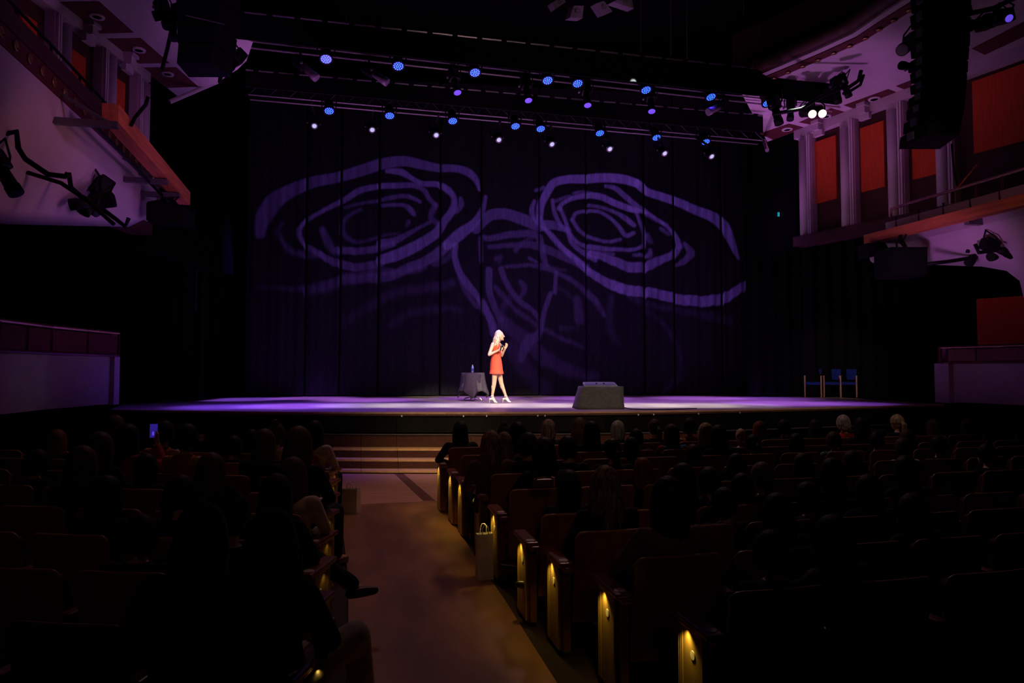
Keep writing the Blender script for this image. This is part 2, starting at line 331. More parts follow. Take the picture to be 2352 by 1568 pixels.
# ---------------------------------------------------------------- floor, stage
def fz(y): t = min(max((y-4.5)/5.0, 0), 1); return .10*t*t*(3-2*t)
mb = MB()
ys = [-4]+[i*.5 for i in range(8, 23)]+[20]
for a, b in zip(ys, ys[1:]): mb.hexa([(-16, a, fz(a)-.06), (22, a, fz(a)-.06), (22, a, fz(a)-.02), (-16, a, fz(a)-.02)], [(-16, b, fz(b)-.06), (22, b, fz(b)-.06), (22, b, fz(b)-.02), (-16, b, fz(b)-.02)])
struct('floor', mb, m_carpet)
# wooden aisle (left edge nearly straight, right edge a long curve)
def atF(px, py):
    z = 0
    for _ in range(12): p = atZ(px, py, z); z = fz(p.y)
    return p
Lp = [(775, 1150), (790, 1240), (800, 1330), (800, 1450), (800, 1568), (790, 1760), (770, 2200)]
Rp = [(1010, 1150), (1065, 1236), (1100, 1290), (1165, 1385), (1280, 1568), (1400, 1760), (1640, 2200)]
L = [atF(*p) for p in Lp]; Rr = [atF(*p) for p in Rp]
def interp(P, y):
    P = sorted(P, key=lambda p: p.y)
    for a, b in zip(P, P[1:]):
        if a.y <= y <= b.y: t = (y-a.y)/(b.y-a.y); return a.x+(b.x-a.x)*t
    return P[0].x if y < P[0].y else P[-1].x
mb = MB(); N = 40; y0, y1 = 1.2, min(L[0].y, Rr[0].y)
top = []; 
for i in range(N+1):
    y = y0+(y1-y0)*i/N; top.append((V((interp(L, y), y, fz(y))), V((interp(Rr, y), y, fz(y)))))
for (a, b), (c, d) in zip(top, top[1:]): mb.hexa([a-Z*.019, b-Z*.019, b, a], [c-Z*.019, d-Z*.019, d, c])
struct('floor_aisle', mb, m_floor)
FY = y1; FRONT_Y = None
# stage front edge: a shallow arc
lip_px = [(250, 940.0), (400, 942.6), (600, 944.8), (800, 946.2), (1000, 946.6), (1150, 946.4), (1300, 945.6), (1440, 944.3), (1600, 941.8), (1800, 937.5), (2000, 932.5), (2170, 928)]
lip = [atZ(x, y, STZ) for x, y in lip_px]
# stage block
backp = [V((14.8, 23.5, STZ)), V((-6.5, 23.5, STZ))]
struct('stage_floor', MB().prism([p-Z*.03 for p in lip]+[b-Z*.03 for b in backp], (0, 0, -.04)), m_stagewing)
# playing boards: long boards laid across the stage, each its own piece where it can be told apart
stage = bpy.data.objects['stage_floor']
def lipY(x):
    for a, b in zip(lip, lip[1:]):
        if a.x <= x <= b.x: return a.y+(b.y-a.y)*(x-a.x)/(b.x-a.x)
    return lip[0].y if x < lip[0].x else lip[-1].y
xs_lip = [p.x for p in lip]
mb = MB(); mb.prism([p+V((0, .14, 0)) for p in lip]+[b for b in backp], (0, 0, -.03)); obj('playing_floor', mb, m_stage, stage)
for a, b in zip(lip, lip[1:]):
    obj('edge_board', MB().hexa([a-Z*.05, a+V((0, .14, -.05)), a+V((0, .14, .002)), a+Z*.002], [b-Z*.05, b+V((0, .14, -.05)), b+V((0, .14, .002)), b+Z*.002]), m_lip, stage)
# black stage front, in panels, over a thin ledge
front = empty('stage_front', tuple(lip[5]-Z*1.1)); front['kind'] = 'structure'
Fi = front.matrix_world
def off(p, dy, z): return V((p.x, p.y-dy, z))
def kid(name, mb, m, parent, smooth=False):
    o = obj(name, mb, m, parent, smooth); o.location = -V(parent.location) if parent.parent is None else (0, 0, 0); return o
segs = []
for px0, px1 in zip((190, 420, 620, 765, 911, 1150, 1400, 1640, 1880, 2100), (420, 620, 765, 911, 1150, 1400, 1640, 1880, 2100, 2300)):
    def pt(px):
        a = atZ(px, 946, STZ).x; return V((a, lipY(a), STZ))
    segs.append((pt(px0), pt(px1)))
for a, b in segs:
    g = (b-a).normalized()*.004
    kid('front_panel', MB().hexa([off(a+g, -.03, .78), off(b-g, -.03, .78), off(b-g, -.03, 1.11), off(a+g, -.03, 1.11)], [off(a+g, -.10, .78), off(b-g, -.10, .78), off(b-g, -.10, 1.11), off(a+g, -.10, 1.11)]), m_fascia, front)
    kid('ledge', MB().hexa([off(a, .06, .735), off(b, .06, .735), off(b, .06, .75), off(a, .06, .75)], [off(a, -.1, .735), off(b, -.1, .735), off(b, -.1, .75), off(a, -.1, .75)]), m_grey, front)
for px in (922, 1063, 1116, 1235, 1252, 1480, 1520, 1640, 1760):   # clips and cable hooks under the lip
    a = atZ(px, 946, STZ); p = V((a.x, lipY(a.x)-.015, 1.10))
    kid('clip', MB().box(p, (.022, .02, .035)), m_disc, front)
# wooden steps below the stage
steps = empty('stage_steps', (2, 12.5, 0)); tag(steps, 'wide wooden steps with pale treads and dark red risers below the stage', 'steps')
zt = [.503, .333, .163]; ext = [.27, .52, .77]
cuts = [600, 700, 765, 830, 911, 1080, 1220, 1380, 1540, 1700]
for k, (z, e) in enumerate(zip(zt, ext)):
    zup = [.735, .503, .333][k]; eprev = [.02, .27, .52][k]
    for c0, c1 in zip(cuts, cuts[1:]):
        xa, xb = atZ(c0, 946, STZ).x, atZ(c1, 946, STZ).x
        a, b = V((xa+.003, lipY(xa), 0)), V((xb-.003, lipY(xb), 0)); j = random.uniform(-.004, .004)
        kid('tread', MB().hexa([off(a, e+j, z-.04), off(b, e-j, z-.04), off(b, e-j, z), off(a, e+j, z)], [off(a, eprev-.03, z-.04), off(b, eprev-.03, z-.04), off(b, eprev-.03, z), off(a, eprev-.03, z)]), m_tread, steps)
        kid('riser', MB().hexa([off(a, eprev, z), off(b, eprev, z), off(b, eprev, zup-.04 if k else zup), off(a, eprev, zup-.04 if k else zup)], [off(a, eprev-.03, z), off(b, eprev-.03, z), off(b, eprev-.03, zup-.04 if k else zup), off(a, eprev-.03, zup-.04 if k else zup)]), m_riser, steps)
# boards between aisle and steps, with the diagonal inlay
yb = lipY(2.0)-.75
obj_ff = struct('floor_front', MB().hexa([(-7, FY, fz(FY)-.018), (12.5, FY, fz(FY)-.018), (12.5, FY, fz(FY)+.001), (-7, FY, fz(FY)+.001)], [(-7, yb+.6, .082), (12.5, yb+.6, .082), (12.5, yb+.6, .101), (-7, yb+.6, .101)]), m_floorfront)
q = [atF(905, 1087), atF(925, 1086), atF(1000, 1150), atF(972, 1150)]
struct('floor_inlay', MB().prism([p+Z*.004 for p in q], (0, 0, -.003)), m_inlay)
# ---------------------------------------------------------------- backdrop curtain in hanging widths
cdir = (CB1-CB0).normalized(); cn = V((-cdir.y, cdir.x, 0)); CL = (CB1-CB0).length
back = empty('backdrop_curtain', tuple(CB0.lerp(CB1, .5))); tag(back, 'tall dark pleated backdrop curtain closing the back of the stage', 'curtain')
seams = [560, 700, 780, 868, 1010, 1105, 1240, 1348, 1482, 1550, 1660, 1725]
random.seed(3)
for s0, s1 in zip(seams, seams[1:]):
    t0 = (on_curtain(s0, 700)-CB0).dot(cdir)+.012; t1 = (on_curtain(s1, 700)-CB0).dot(cdir)-.012
    mb = MB(); n = max(24, int((t1-t0)*26)); ph = random.uniform(0, 6); fr = []
    for i in range(n+1):
        t = t0+(t1-t0)*i/n; e = min(i, n-i)/n
        dep = .020*math.sin(t*9+ph)+.012*math.sin(t*23+2*ph)+(-.09 if min(i, n-i) == 0 else 0)
        fr.append((t, dep))
    z0 = STZ+.03
    rows = []
    for z in (z0, 4.0, 7.0, 11.2):
        k = 1.0 if z < 5 else .45
        rows.append([mb.bm.verts.new(CB0+cdir*t-cn*(d*k if d > -.05 else d)+Z*(z-CB0.z)) for t, d in fr])
    for a, b in zip(rows, rows[1:]):
        for i in range(n): mb.bm.faces.new((a[i], a[i+1], b[i+1], b[i]))
    kid('curtain_width', mb, m_curtain, back, True)
def drape(px0, px1, d, z0, z1, name='side_drape', label='', m=m_blackcloth, amp=.08):
    a, b = atd(px0, 800, d), atd(px1, 800, d); a.z = b.z = z0; u = (b-a); Ln = u.length; u /= Ln; n = V((-u.y, u.x, 0)); mb = MB(); N = int(Ln*22)+8
    lo = []; hi = []
    for i in range(N+1):
        t = Ln*i/N; o = n*amp*math.sin(t*14); lo.append(mb.bm.verts.new(a+u*t+o)); hi.append(mb.bm.verts.new(a+u*t+o*.5+Z*(z1-z0)))
    for i in range(N): mb.bm.faces.new((lo[i], lo[i+1], hi[i+1], hi[i]))
    o = obj(name, mb, m, smooth=True); tag(o, label, 'curtain'); return o
drape(395, 470, 18.3, STZ+.02, 8.8, label='narrow black side curtain hanging at the left end of the stage')
drape(470, 585, 21.5, STZ+.02, 8.8, label='dark wing curtain between the left side curtain and the backdrop')
drape(1715, 1840, 20.9, STZ+.02, 6.8, label='dark wing curtain just right of the backdrop, behind the blue chairs')
drape(1840, 2140, 20.6, STZ+.02, 6.8, label='wide black curtain behind the blue chairs on the right of the stage')
# ---------------------------------------------------------------- side walls of the hall
class Wall:
    def __init__(s, ref, vp):
        d = ray(vp, 850); s.O = V((ref.x, ref.y, 0)); s.u = V((d.x, d.y, 0)).normalized(); s.n = V((-s.u.y, s.u.x, 0))
        if s.n.dot(V((4.5, 8, 0))-s.O) < 0: s.n = -s.n
    def hit(s, px, py):
        r = ray(px, py); k = (s.O-CAMP).dot(s.n)/r.dot(s.n); p = CAMP+r*k; return (p-s.O).dot(s.u), p.z
    def P(s, t, n, z): return s.O+s.u*t+s.n*n+Z*z
    def box(s, mb, t0, t1, n0, n1, z0, z1):
        a = [s.P(t0, n0, z0), s.P(t1, n0, z0), s.P(t1, n1, z0), s.P(t0, n1, z0)]; return mb.prism(a, (0, 0, z1-z0))
WR = Wall(atd(1832, 540, 18), 370); WL = Wall(atd(335, 195, 14.5), 1220)
def T(W, px, py): return W.hit(px, py)[0]
def niche_wall(W, name, tmin, tmax, zb, zt_, cols, panels, zc, brackets):
    root = empty(name); root['kind'] = 'structure'
    mb = MB(); W.box(mb, tmin, tmax, -.3, -.18, zb-.1, zc); obj('back_panel', mb, m_niche, root)
    mb = MB(); W.box(mb, tmin, tmax, -.35, .02, zt_, zc); obj('frieze', mb, m_plaster, root)
    mb = MB(); W.box(mb, tmin, tmax, -.3, .12, zb-.25, zb); obj('sill', mb, m_niche, root)
    for (t, wd, z1) in cols:      # half-round shaft, ribs and backing of each pilaster
        mb = MB(); W.box(mb, t-.26, t+.14, -.35, 0, zb, zt_); pil = obj('pilaster', mb, m_plaster, root)
        n = 10; ring = [W.P(t+.108*math.cos(a), .11*math.sin(a), 0) for a in [math.pi*k/n for k in range(n+1)]]
        mb = MB(); mb.loft([[p+Z*zb for p in ring], [p+Z*(z1) for p in ring]]); obj('shaft', mb, m_plaster_hi, pil, True)
        for o in (-.165, -.225):
            mb = MB(); W.box(mb, t+o-.02, t+o+.02, 0, .06, zb, zt_-.02); obj('rib', mb, m_plaster_hi, pil)
    for (t0, t1, z0, z1) in panels:
        mb = MB(); W.box(mb, t0, t1, -.18, -.13, z0, z1); obj('acoustic_panel', mb, m_orange, root)
    for (t, z) in brackets:
        mb = MB(); W.box(mb, t-.08, t+.08, 0, .18, z-.24, z-.07); W.box(mb, t-.11, t+.11, 0, .22, z-.08, z+.02); W.box(mb, t-.13, t+.13, 0, .1, z-.38, z-.24); obj('bracket', mb, m_plaster, root)
    return root
# right side
zb = WR.hit(1832, 545)[1]; ztR = WR.hit(1826, 320)[1]; ZC = WR.hit(1826, 300)[1]
def colR(px, py, w, pyt): t, z = WR.hit(px, py); return (t, w, WR.hit(px, pyt)[1])
cols = [colR(1846, 430, .36, 324), colR(1942, 400, .38, 293), colR(2052, 400, .38, 252), colR(2165, 400, .40, 205)]
def panR(x0, x1, yt, yb): a, zt_ = WR.hit(x0, yt); b = WR.hit(x1, yt)[0]; return (min(a, b), max(a, b), WR.hit(x0, yb)[1], zt_)
pans = [panR(1863, 1911, 325, 467), panR(1967, 2021, 293, 441), panR(2084, 2142, 253, 412), panR(2224, 2345, 185, 352)]
br = [(WR.hit(1884, 305)[0], ztR+.22), (WR.hit(1990, 268)[0], ztR+.22), (WR.hit(2120, 225)[0], ztR+.22)]
tR1 = WR.hit(1826, 400)[0]; tR0 = WR.hit(2640, 400)[0]
niche_wall(WR, 'wall_right', tR0, tR1, zb, ztR, cols, pans, ZC+.05, br)
# dark continuation of the wall towards the stage, and the wall below the sill
mb = MB(); WR.box(mb, tR1, T(WR, 1718, 450), -.5, -.05, zb-.25, 12); struct('wall_right_stage', mb, m_black)
# left side
zbL = 5.1; ztL = WL.hit(335, 182)[1]; ZCL = WL.hit(335, 160)[1]
def colL(px, py, w, pyt): t, z = WL.hit(px, py); return (t, w, WL.hit(px, pyt)[1])
colsL = [colL(332, 240, .38, 192), colL(254, 180, .38, 130), colL(148, 120, .38, 57)]
def panL(x0, x1, yt, yb): a, zt_ = WL.hit(x0, yt); b = WL.hit(x1, yt)[0]; return (min(a, b), max(a, b), yb, zt_)
pansL = [panL(264, 303, 165, 5.2), panL(165, 214, 100, 5.2), panL(70, 104, 28, 5.2)]
brL = [(WL.hit(287, 158)[0], ztL+.2), (WL.hit(197, 88)[0], ztL+.2)]
tL1 = WL.hit(342, 300)[0]; tL0 = WL.hit(-150, 300)[0]
niche_wall(WL, 'wall_left', tL0, tL1, zbL, ztL, colsL, pansL, ZCL+.05, brL)
mb = MB(); WL.box(mb, tL1, T(WL, 545, 300), -.5, -.05, 4.6, 12); struct('wall_left_stage', mb, m_black)
# ---------------------------------------------------------------- balcony ceilings with coffers and downlights
def slab(name, pxs, z, th, m):
    return struct(name, MB().prism([atZ(x, y, z) for x, y in pxs], (0, 0, th)), m)
R_edge = [(1700, 208), (1745, 190), (1800, 168), (1900, 126), (1980, 90), (2048, 46), (2120, 2), (2230, -70), (2380, -190)]
R_back = [(2900, -190), (2760, 60), (2352, 120), (2110, 236), (1960, 284), (1826, 322), (1768, 336)]
ceilR = slab('ceiling_right', R_edge+R_back, ZC, .25, m_plaster_hi)
L_pts = [(-260, -420), (300, -420), (430, -150), (500, 20), (545, 85), (581, 96), (566, 140), (545, 160), (522, 174), (505, 187), (392, 232), (345, 208), (240, 125), (60, -40)]
ceilL = slab('ceiling_left', L_pts, ZCL, .25, m_plaster_hi)
def coffer(parent, quad, z):
    q = [atZ(x, y, z-.008) for x, y in quad]; c = sum(q, V())/4
    obj('coffer_panel', MB().prism(q, (0, 0, .006)), m_redceil, parent)
    return c
def downlight(c, r, label, grp, m=m_plaster_hi):
    t = empty('downlight', c); tag(t, label, 'ceiling light', grp)
    obj('trim_ring', MB().lathe([(r*.62, -.03), (r, -.035), (r*1.05, -.01), (r*1.05, 0), (r*.62, 0), (r*.62, -.03)], n=20), m, t, True)
    obj('lens', MB().lathe([(0, -.004), (r*.6, -.006), (r*.6, 0), (0, 0)], n=16), m_grey, t)
for quad, dl in ((((1835, 281), (1908, 249), (1966, 264), (1892, 292)), (1896, 266)), (((1938, 242), (2040, 205), (2085, 222), (1984, 257)), (2008, 226)),
                 (((1745, 307), (1812, 284), (1862, 297), (1778, 322)), (1808, 296)), (((2058, 198), (2180, 150), (2240, 165), (2104, 216)), (2150, 182)),
                 (((2232, 112), (2352, 50), (2400, 62), (2262, 126)), None)):
    coffer(ceilR, quad, ZC)
    if dl: downlight(atZ(dl[0], dl[1], ZC-.01), .13, 'round downlight in the right ceiling coffer %s' % {1896: 'second from the stage', 2008: 'third from the stage, left of the line array', 1808: 'nearest the stage', 2150: 'hidden behind the line array'}[dl[0]], 'balcony ceiling downlights')
for quad, dl in ((((116, 5), (228, 4), (307, 75), (204, 78)), (223, 36)), (((226, 90), (323, 88), (389, 145), (296, 146)), (319, 113)), (((311, 156), (405, 155), (455, 199), (365, 203)), (385, 168))):
    coffer(ceilL, quad, ZCL)
    downlight(atZ(dl[0], dl[1], ZCL-.01), .12, 'round downlight in the left ceiling coffer %s' % {223: 'nearest the camera', 319: 'second from the stage', 385: 'nearest the stage'}[dl[0]], 'balcony ceiling downlights')
# stage-side return under the left ceiling (thin pale trim line)
a, b = atd(390, 234, 15.0), atd(500, 187, 15.6); struct('trim_1', MB().tube([a, b], .05, 6), m_plaster)
# upper balcony front on the right: rolled rail, pale fillet and lamp strip along the curved edge
def polyoff(pxs, z): return [atZ(x, y, z) for x, y in pxs]
E = polyoff(R_edge, ZC)
bf = empty('upper_balcony', E[2]); tag(bf, 'curved upper balcony front on the right with rolled rail and lamp strip', 'balcony')
def swept(name, pts, prof, m, parent, smooth=False):    # profile (offset sideways, offset up)
    rings = []
    for i, p in enumerate(pts):
        d = (pts[min(i+1, len(pts)-1)]-pts[max(i-1, 0)]); d.z = 0; d.normalize(); s = V((-d.y, d.x, 0))
        rings.append([p+s*x+Z*z for x, z in prof])
    o = obj(name, MB().loft(rings), m, parent, smooth); o.location = -V(parent.location) if parent.parent is None else (0, 0, 0); return o
sgn = 1 if V((-(E[3]-E[2]).y, (E[3]-E[2]).x, 0)).dot(V((4.5, 10, 0))-E[2]) > 0 else -1
S = lambda L_: [(sgn*x, z) for x, z in L_]
swept('lamp_strip', E, S([(-.06, -.02), (.16, .0), (.16, .05), (-.06, .05)]), m_redceil, bf)
swept('fillet', E, S([(.16, .02), (.24, .06), (.24, .12), (.16, .12)]), m_plaster_hi, bf)
swept('rolled_rail', E, S([(.24, .10), (.34, .13), (.40, .22), (.40, .34), (.33, .42), (.24, .44)]), m_niche, bf, True)
swept('parapet', E, S([(.1, .05), (.24, .44), (.24, 1.2), (.1, 1.2)]), m_niche, bf)
def along(P, n, i0=0):
    d = [0]
    for a, b in zip(P, P[1:]): d.append(d[-1]+(b-a).length)
    out = []
    for k in range(n):
        s = d[-1]*(k+.5)/n
        for i in range(len(P)-1):
            if d[i] <= s <= d[i+1]: out.append(P[i].lerp(P[i+1], (s-d[i])/(d[i+1]-d[i]))); break
    return out
for p in along(E[:8], 15):
    kid('strip_lamp', MB().lathe([(.05, .02), (.06, -.02), (.045, -.03), (.0, -.02)], p+V((-.05*sgn*0, 0, -.02)), n=10), m_brass, bf, True)
# dark bulkhead above the right balcony
mb = MB(); a, b = atd(1735, 150, 19), atd(1900, 60, 15); struct('wall_upper_right', MB().prism([V((a.x, a.y, ZC+.4)), V((b.x, b.y, ZC+.4)), V((b.x+3, b.y, ZC+.4)), V((a.x+3, a.y+1, ZC+.4))], (0, 0, 3.5)), m_black)
# ---------------------------------------------------------------- lower balcony, left
XB = -4.2
def L_in(px, py): return atX(px, py, XB)
bl = empty('lower_balcony', L_in(185, 262)); tag(bl, 'cream lower balcony with lamp strip and curved underside on the left', 'balcony')
base = [L_in(-260, -205), L_in(-60, 10), L_in(60, 140), L_in(185, 265), L_in(280, 362), L_in(366, 455)]
zS = sum(p.z for p in base[1:])/5
base = [V((XB, p.y, zS)) for p in base]
def kidw(name, mb, m, parent, smooth=False): return kid(name, mb, m, parent, smooth)
y0_, y1_ = base[0].y, base[-1].y
kid('lamp_strip', MB().hexa([(XB, y0_, zS), (XB-.12, y0_, zS), (XB-.12, y0_, zS+.26), (XB, y0_, zS+.26)], [(XB, y1_, zS), (XB-.12, y1_, zS), (XB-.12, y1_, zS+.26), (XB, y1_, zS+.26)]), m_redceil, bl)
kid('parapet', MB().hexa([(XB+.02, y0_, zS+.26), (XB-.2, y0_, zS+.26), (XB-.2, y0_, zS+.62), (XB-.08, y0_, zS+.62)], [(XB+.02, y1_, zS+.26), (XB-.2, y1_, zS+.26), (XB-.2, y1_, zS+.62), (XB-.08, y1_, zS+.62)]), m_niche, bl)
NB = int((y1_-y0_)/.36)
for k in range(NB):
    y = y0_+(y1_-y0_)*(k+.5)/NB
    kid('strip_lamp', MB().lathe([(.06, 0), (.068, .02), (.05, .035), (.04, .015), (.022, .03), (0, .035)], (XB, y, zS+.13), n=12, axis=(1, 0, 0)), m_brass, bl, True)
# underside: curved plaster between the strip and the lower wall, rounded off at the stage end
inner = [(-260, -205), (-60, 10), (60, 140), (185, 265), (270, 352), (330, 415), (366, 455)]
outer = [(-260, 500, 7.9), (-60, 512, 9.5), (60, 516, 10.6), (200, 519, 12.1), (296, 521, 13.3), (343, 498, 13.8), (364, 462, 14.2)]
rows = []
for (ix, iy), (ox, oy, d) in zip(inner, outer):
    a = L_in(ix, iy); a = V((XB-.02, a.y, zS)); b = atd(ox, oy, d); r_ = []
    for k in range(9):
        t = k/8; p = a.lerp(b, t); bul = math.sin(math.pi*t)*.22*min(1, (a-b).length/2); r_.append(p+V((bul*.6, 0, -bul*.5)))
    rows.append(r_)
mb = MB(); G = [[mb.bm.verts.new(p) for p in r_] for r_ in rows]; G2 = [[mb.bm.verts.new(p+V((-.05, 0, .12))) for p in r_] for r_ in rows]
nr, nc = len(G), 9
for i in range(nr-1):
    for j in range(nc-1):
        mb.bm.faces.new((G[i][j], G[i+1][j], G[i+1][j+1], G[i][j+1])); mb.bm.faces.new((G2[i][j], G2[i][j+1], G2[i+1][j+1], G2[i+1][j]))
for i in range(nr-1):
    for j in (0, nc-1): mb.bm.faces.new((G[i][j], G[i+1][j], G2[i+1][j], G2[i][j]))
for j in range(nc-1):
    for i in (0, nr-1): mb.bm.faces.new((G[i][j], G[i][j+1], G2[i][j+1], G2[i][j]))
kid('underside', mb, m_plaster_hi, bl, True)
# rail on the balcony
pts = [V((XB-.4, y0_+(y1_-y0_)*k/8, zS+1.05)) for k in range(9)]; kid('guard_rail', MB().tube(pts, .025, 6), m_fix, bl)
for p in pts: kid('rail_post', MB().tube([p, p-Z*.45], .02, 6), m_fix, bl)
# timber beam on brackets, left
Xb = XB+.75
b0, b1 = atX(272, 262, Xb), atX(437, 458, Xb); zb_ = (b0.z+b1.z)/2; zt2 = b0.z
beam = empty('timber_beam', b0); tag(beam, 'long orange timber beam hung on brackets from the left balcony', 'beam', 'timber beams')
hb = .30
def beamsolid(a, b, h, w_): return MB().hexa([a, a+V((-w_, 0, 0)), a+V((-w_, 0, h)), a+Z*h], [b, b+V((-w_, 0, 0)), b+V((-w_, 0, h)), b+Z*h])
kid('board', beamsolid(b0-Z*.12, b1-Z*.12, .27, .22), m_cedar, beam)
for (bx, by) in ((270, 272), (385, 372+10), (412, 440)):
    p = atX(bx, by, Xb); yq = p.y; zq = b0.z+(b1.z-b0.z)*(yq-b0.y)/(b1.y-b0.y)-.18
    kid('bracket_arm', MB().box((Xb-.42, yq, zq), (.86, .10, .09)), m_grey, beam)
    kid('bracket_brace', MB().tube([(Xb-.1, yq, zq+.02), (Xb-.75, yq, zq+.4)], .03, 6), m_grey, beam)
pts = [V((Xb-.3, b0.y+(b1.y-b0.y)*k/6, b0.z+(b1.z-b0.z)*k/6-.2)) for k in range(7)]
kid('rail_pipe', MB().tube(pts, .03, 8), m_fix, beam)
# ---------------------------------------------------------------- lower balcony, right
XR = 10.7
br_ = empty('lower_balcony', atX(2040, 515, XR)); tag(br_, 'cream lower balcony front and underside above the right boxes', 'balcony')
p0, p1 = atX(2038, 512, XR), atX(2352, 400, XR)
# front face
def RX(px, py, X=XR): return atX(px, py, X)
zt3 = p0.z; y1r, y0r = p0.y, atX(2500, 350, XR).y
zbt = atX(2130, 545, XR).z
kid('front_face', MB().hexa([(XR, y0r, zbt), (XR+.3, y0r, zbt), (XR+.3, y0r, zt3), (XR-.05, y0r, zt3)], [(XR, y1r, zbt), (XR+.3, y1r, zbt), (XR+.3, y1r, zt3), (XR-.05, y1r, zt3)]), m_plaster, br_)
for k in range(7):
    y = y0r+(y1r-y0r)*(k+.5)/7; kid('panel_joint', MB().box((XR-.04, y, (zbt+zt3)/2+.1), (.02, .025, zt3-zbt-.05)), m_niche, br_)
pts = [V((XR+.1, y0r+(y1r-y0r)*k/8, zt3+.30)) for k in range(9)]; kid('guard_rail', MB().tube(pts, .03, 6), m_rail, br_)
for p in pts: kid('rail_post', MB().tube([p, p-Z*.32], .022, 6), m_rail, br_)
inn = [(2500, 480), (2385, 490), (2352, 497), (2320, 503), (2240, 520), (2140, 548), (2060, 570), (1998, 588)]
out = [(2520, 760, 11.2), (2354, 695, 12.0), (2342, 645, 12.35), (2312, 622, 12.65), (2255, 612, 13.0), (2170, 609, 13.5), (2100, 606, 14.1), (2020, 604, 14.7)]
rows = []
for (ix, iy), (ox, oy, d) in zip(inn, out):
    a = atX(ix, iy, XR); a = V((XR, a.y, zbt)); b = atd(ox, oy, d); rows.append([a.lerp(b, k/6)+V((-.10*math.sin(math.pi*k/6), 0, -.10*math.sin(math.pi*k/6))) for k in range(7)])
mb = MB(); G = [[mb.bm.verts.new(p) for p in r_] for r_ in rows]; G2 = [[mb.bm.verts.new(p+V((.05, 0, .12))) for p in r_] for r_ in rows]
for i in range(len(G)-1):
    for j in range(6): mb.bm.faces.new((G[i][j], G[i+1][j], G[i+1][j+1], G[i][j+1])); mb.bm.faces.new((G2[i][j], G2[i][j+1], G2[i+1][j+1], G2[i+1][j]))
kid('underside', mb, m_plaster_hi, br_, True)
Xb2 = 10.2
b0, b1 = atX(1984, 552, Xb2), atX(2480, 428, Xb2)
beam2 = empty('timber_beam', b0); tag(beam2, 'long orange timber beam along the right lower balcony', 'beam', 'timber beams')
kid('board', MB().hexa([b0-Z*.07, b0+V((.2, 0, -.07)), b0+V((.2, 0, .11)), b0+Z*.11], [b1-Z*.07, b1+V((.2, 0, -.07)), b1+V((.2, 0, .11)), b1+Z*.11]), m_cedar, beam2)
for t in (.10, .52, .9):
    p = b0.lerp(b1, t); kid('bracket_arm', MB().hexa([p+V((.2, -.05, -.12)), p+V((.8, -.05, -.12)), p+V((.8, -.05, -.04)), p+V((.2, -.05, .02))], [p+V((.2, .05, -.12)), p+V((.8, .05, -.12)), p+V((.8, .05, -.04)), p+V((.2, .05, .02))]), m_grey, beam2)
# ---------------------------------------------------------------- side boxes
def side_box(name, label, rail_px, zt_, zr, zw, mpost, joints, post, flip):
    root = empty(name, atZ(*rail_px[-1], zt_)); tag(root, label, 'balcony')
    P = [atZ(x, y, zt_) for x, y in rail_px]; P = [V((p.x, p.y, 0)) for p in P]
    inward = V((flip, 0, 0))
    for a, b in zip(P, P[1:]):
        nn = int(max(1, round((b-a).length/1.05)))
        for k in range(nn):
            c, d = a.lerp(b, k/nn), a.lerp(b, (k+1)/nn); g = (d-c).normalized()*.02
            kid('rail_panel', MB().hexa([c+g+Z*(zr+.03), d-g+Z*(zr+.03), d-g+Z*(zt_-.05), c+g+Z*(zt_-.05)], [c+g+inward*.04+Z*(zr+.03), d-g+inward*.04+Z*(zr+.03), d-g+inward*.04+Z*(zt_-.05), c+g+inward*.04+Z*(zt_-.05)]), m_rail, root)
            kid('rail_mullion', MB().box(d+Z*((zr+zt_)/2), (.05, .05, zt_-zr)), m_rail, root)
        kid('top_rail', MB().tube([a+Z*zt_, b+Z*zt_], .035, 8), m_brass, root)
        kid('bottom_rail', MB().tube([a+Z*zr, b+Z*zr], .035, 8), m_rail, root)
        a2, b2 = a+inward*.06, b+inward*.06
        kid('white_wall', MB().hexa([a2+Z*zw, b2+Z*zw, b2+Z*(zr-.02), a2+Z*(zr-.02)], [a2+inward*.15+Z*zw, b2+inward*.15+Z*zw, b2+inward*.15+Z*(zr-.02), a2+inward*.15+Z*(zr-.02)]), m_plaster, root)
    c = P[-1]+inward*post
    kid('rounded_end', MB().lathe([(abs(post), zr), (abs(post), zt_), (abs(post)*1.05, zt_+.03), (0, zt_+.04)], c, n=24), m_rail, root, True)
    kid('corner_pier', MB().box(c+Z*((zw+zr)/2-.02), (abs(post)*1.9, abs(post)*1.9, zr-zw)), m_plaster, root)
    return root
side_box('side_box', 'left side box with dark red rail panels and cream wall below', [(-120, 722), (0, 735), (120, 750), (272, 765)], 2.74, 2.28, 1.30, None, 5, .17, -1)
side_box('side_box', 'right side box with dark red rail panels and cream wall below', [(2560, 780), (2352, 792), (2240, 796), (2160, 798)], 2.54, 2.17, 1.20, None, 4, .22, 1)
mb = MB(); a, b = atd(2250, 685, 18.5), atd(2400, 685, 17.4); zq = atd(2250, 792, 18.5).z
nk = empty('wall_right_box_niche'); nk['kind'] = 'structure'
obj('acoustic_panel', MB().prism([V((a.x, a.y, zq)), V((b.x, b.y, zq)), V((b.x, b.y+.1, zq)), V((a.x, a.y+.1, zq))], (0, 0, atd(2250, 686, 18.5).z-zq)), m_orange, nk)
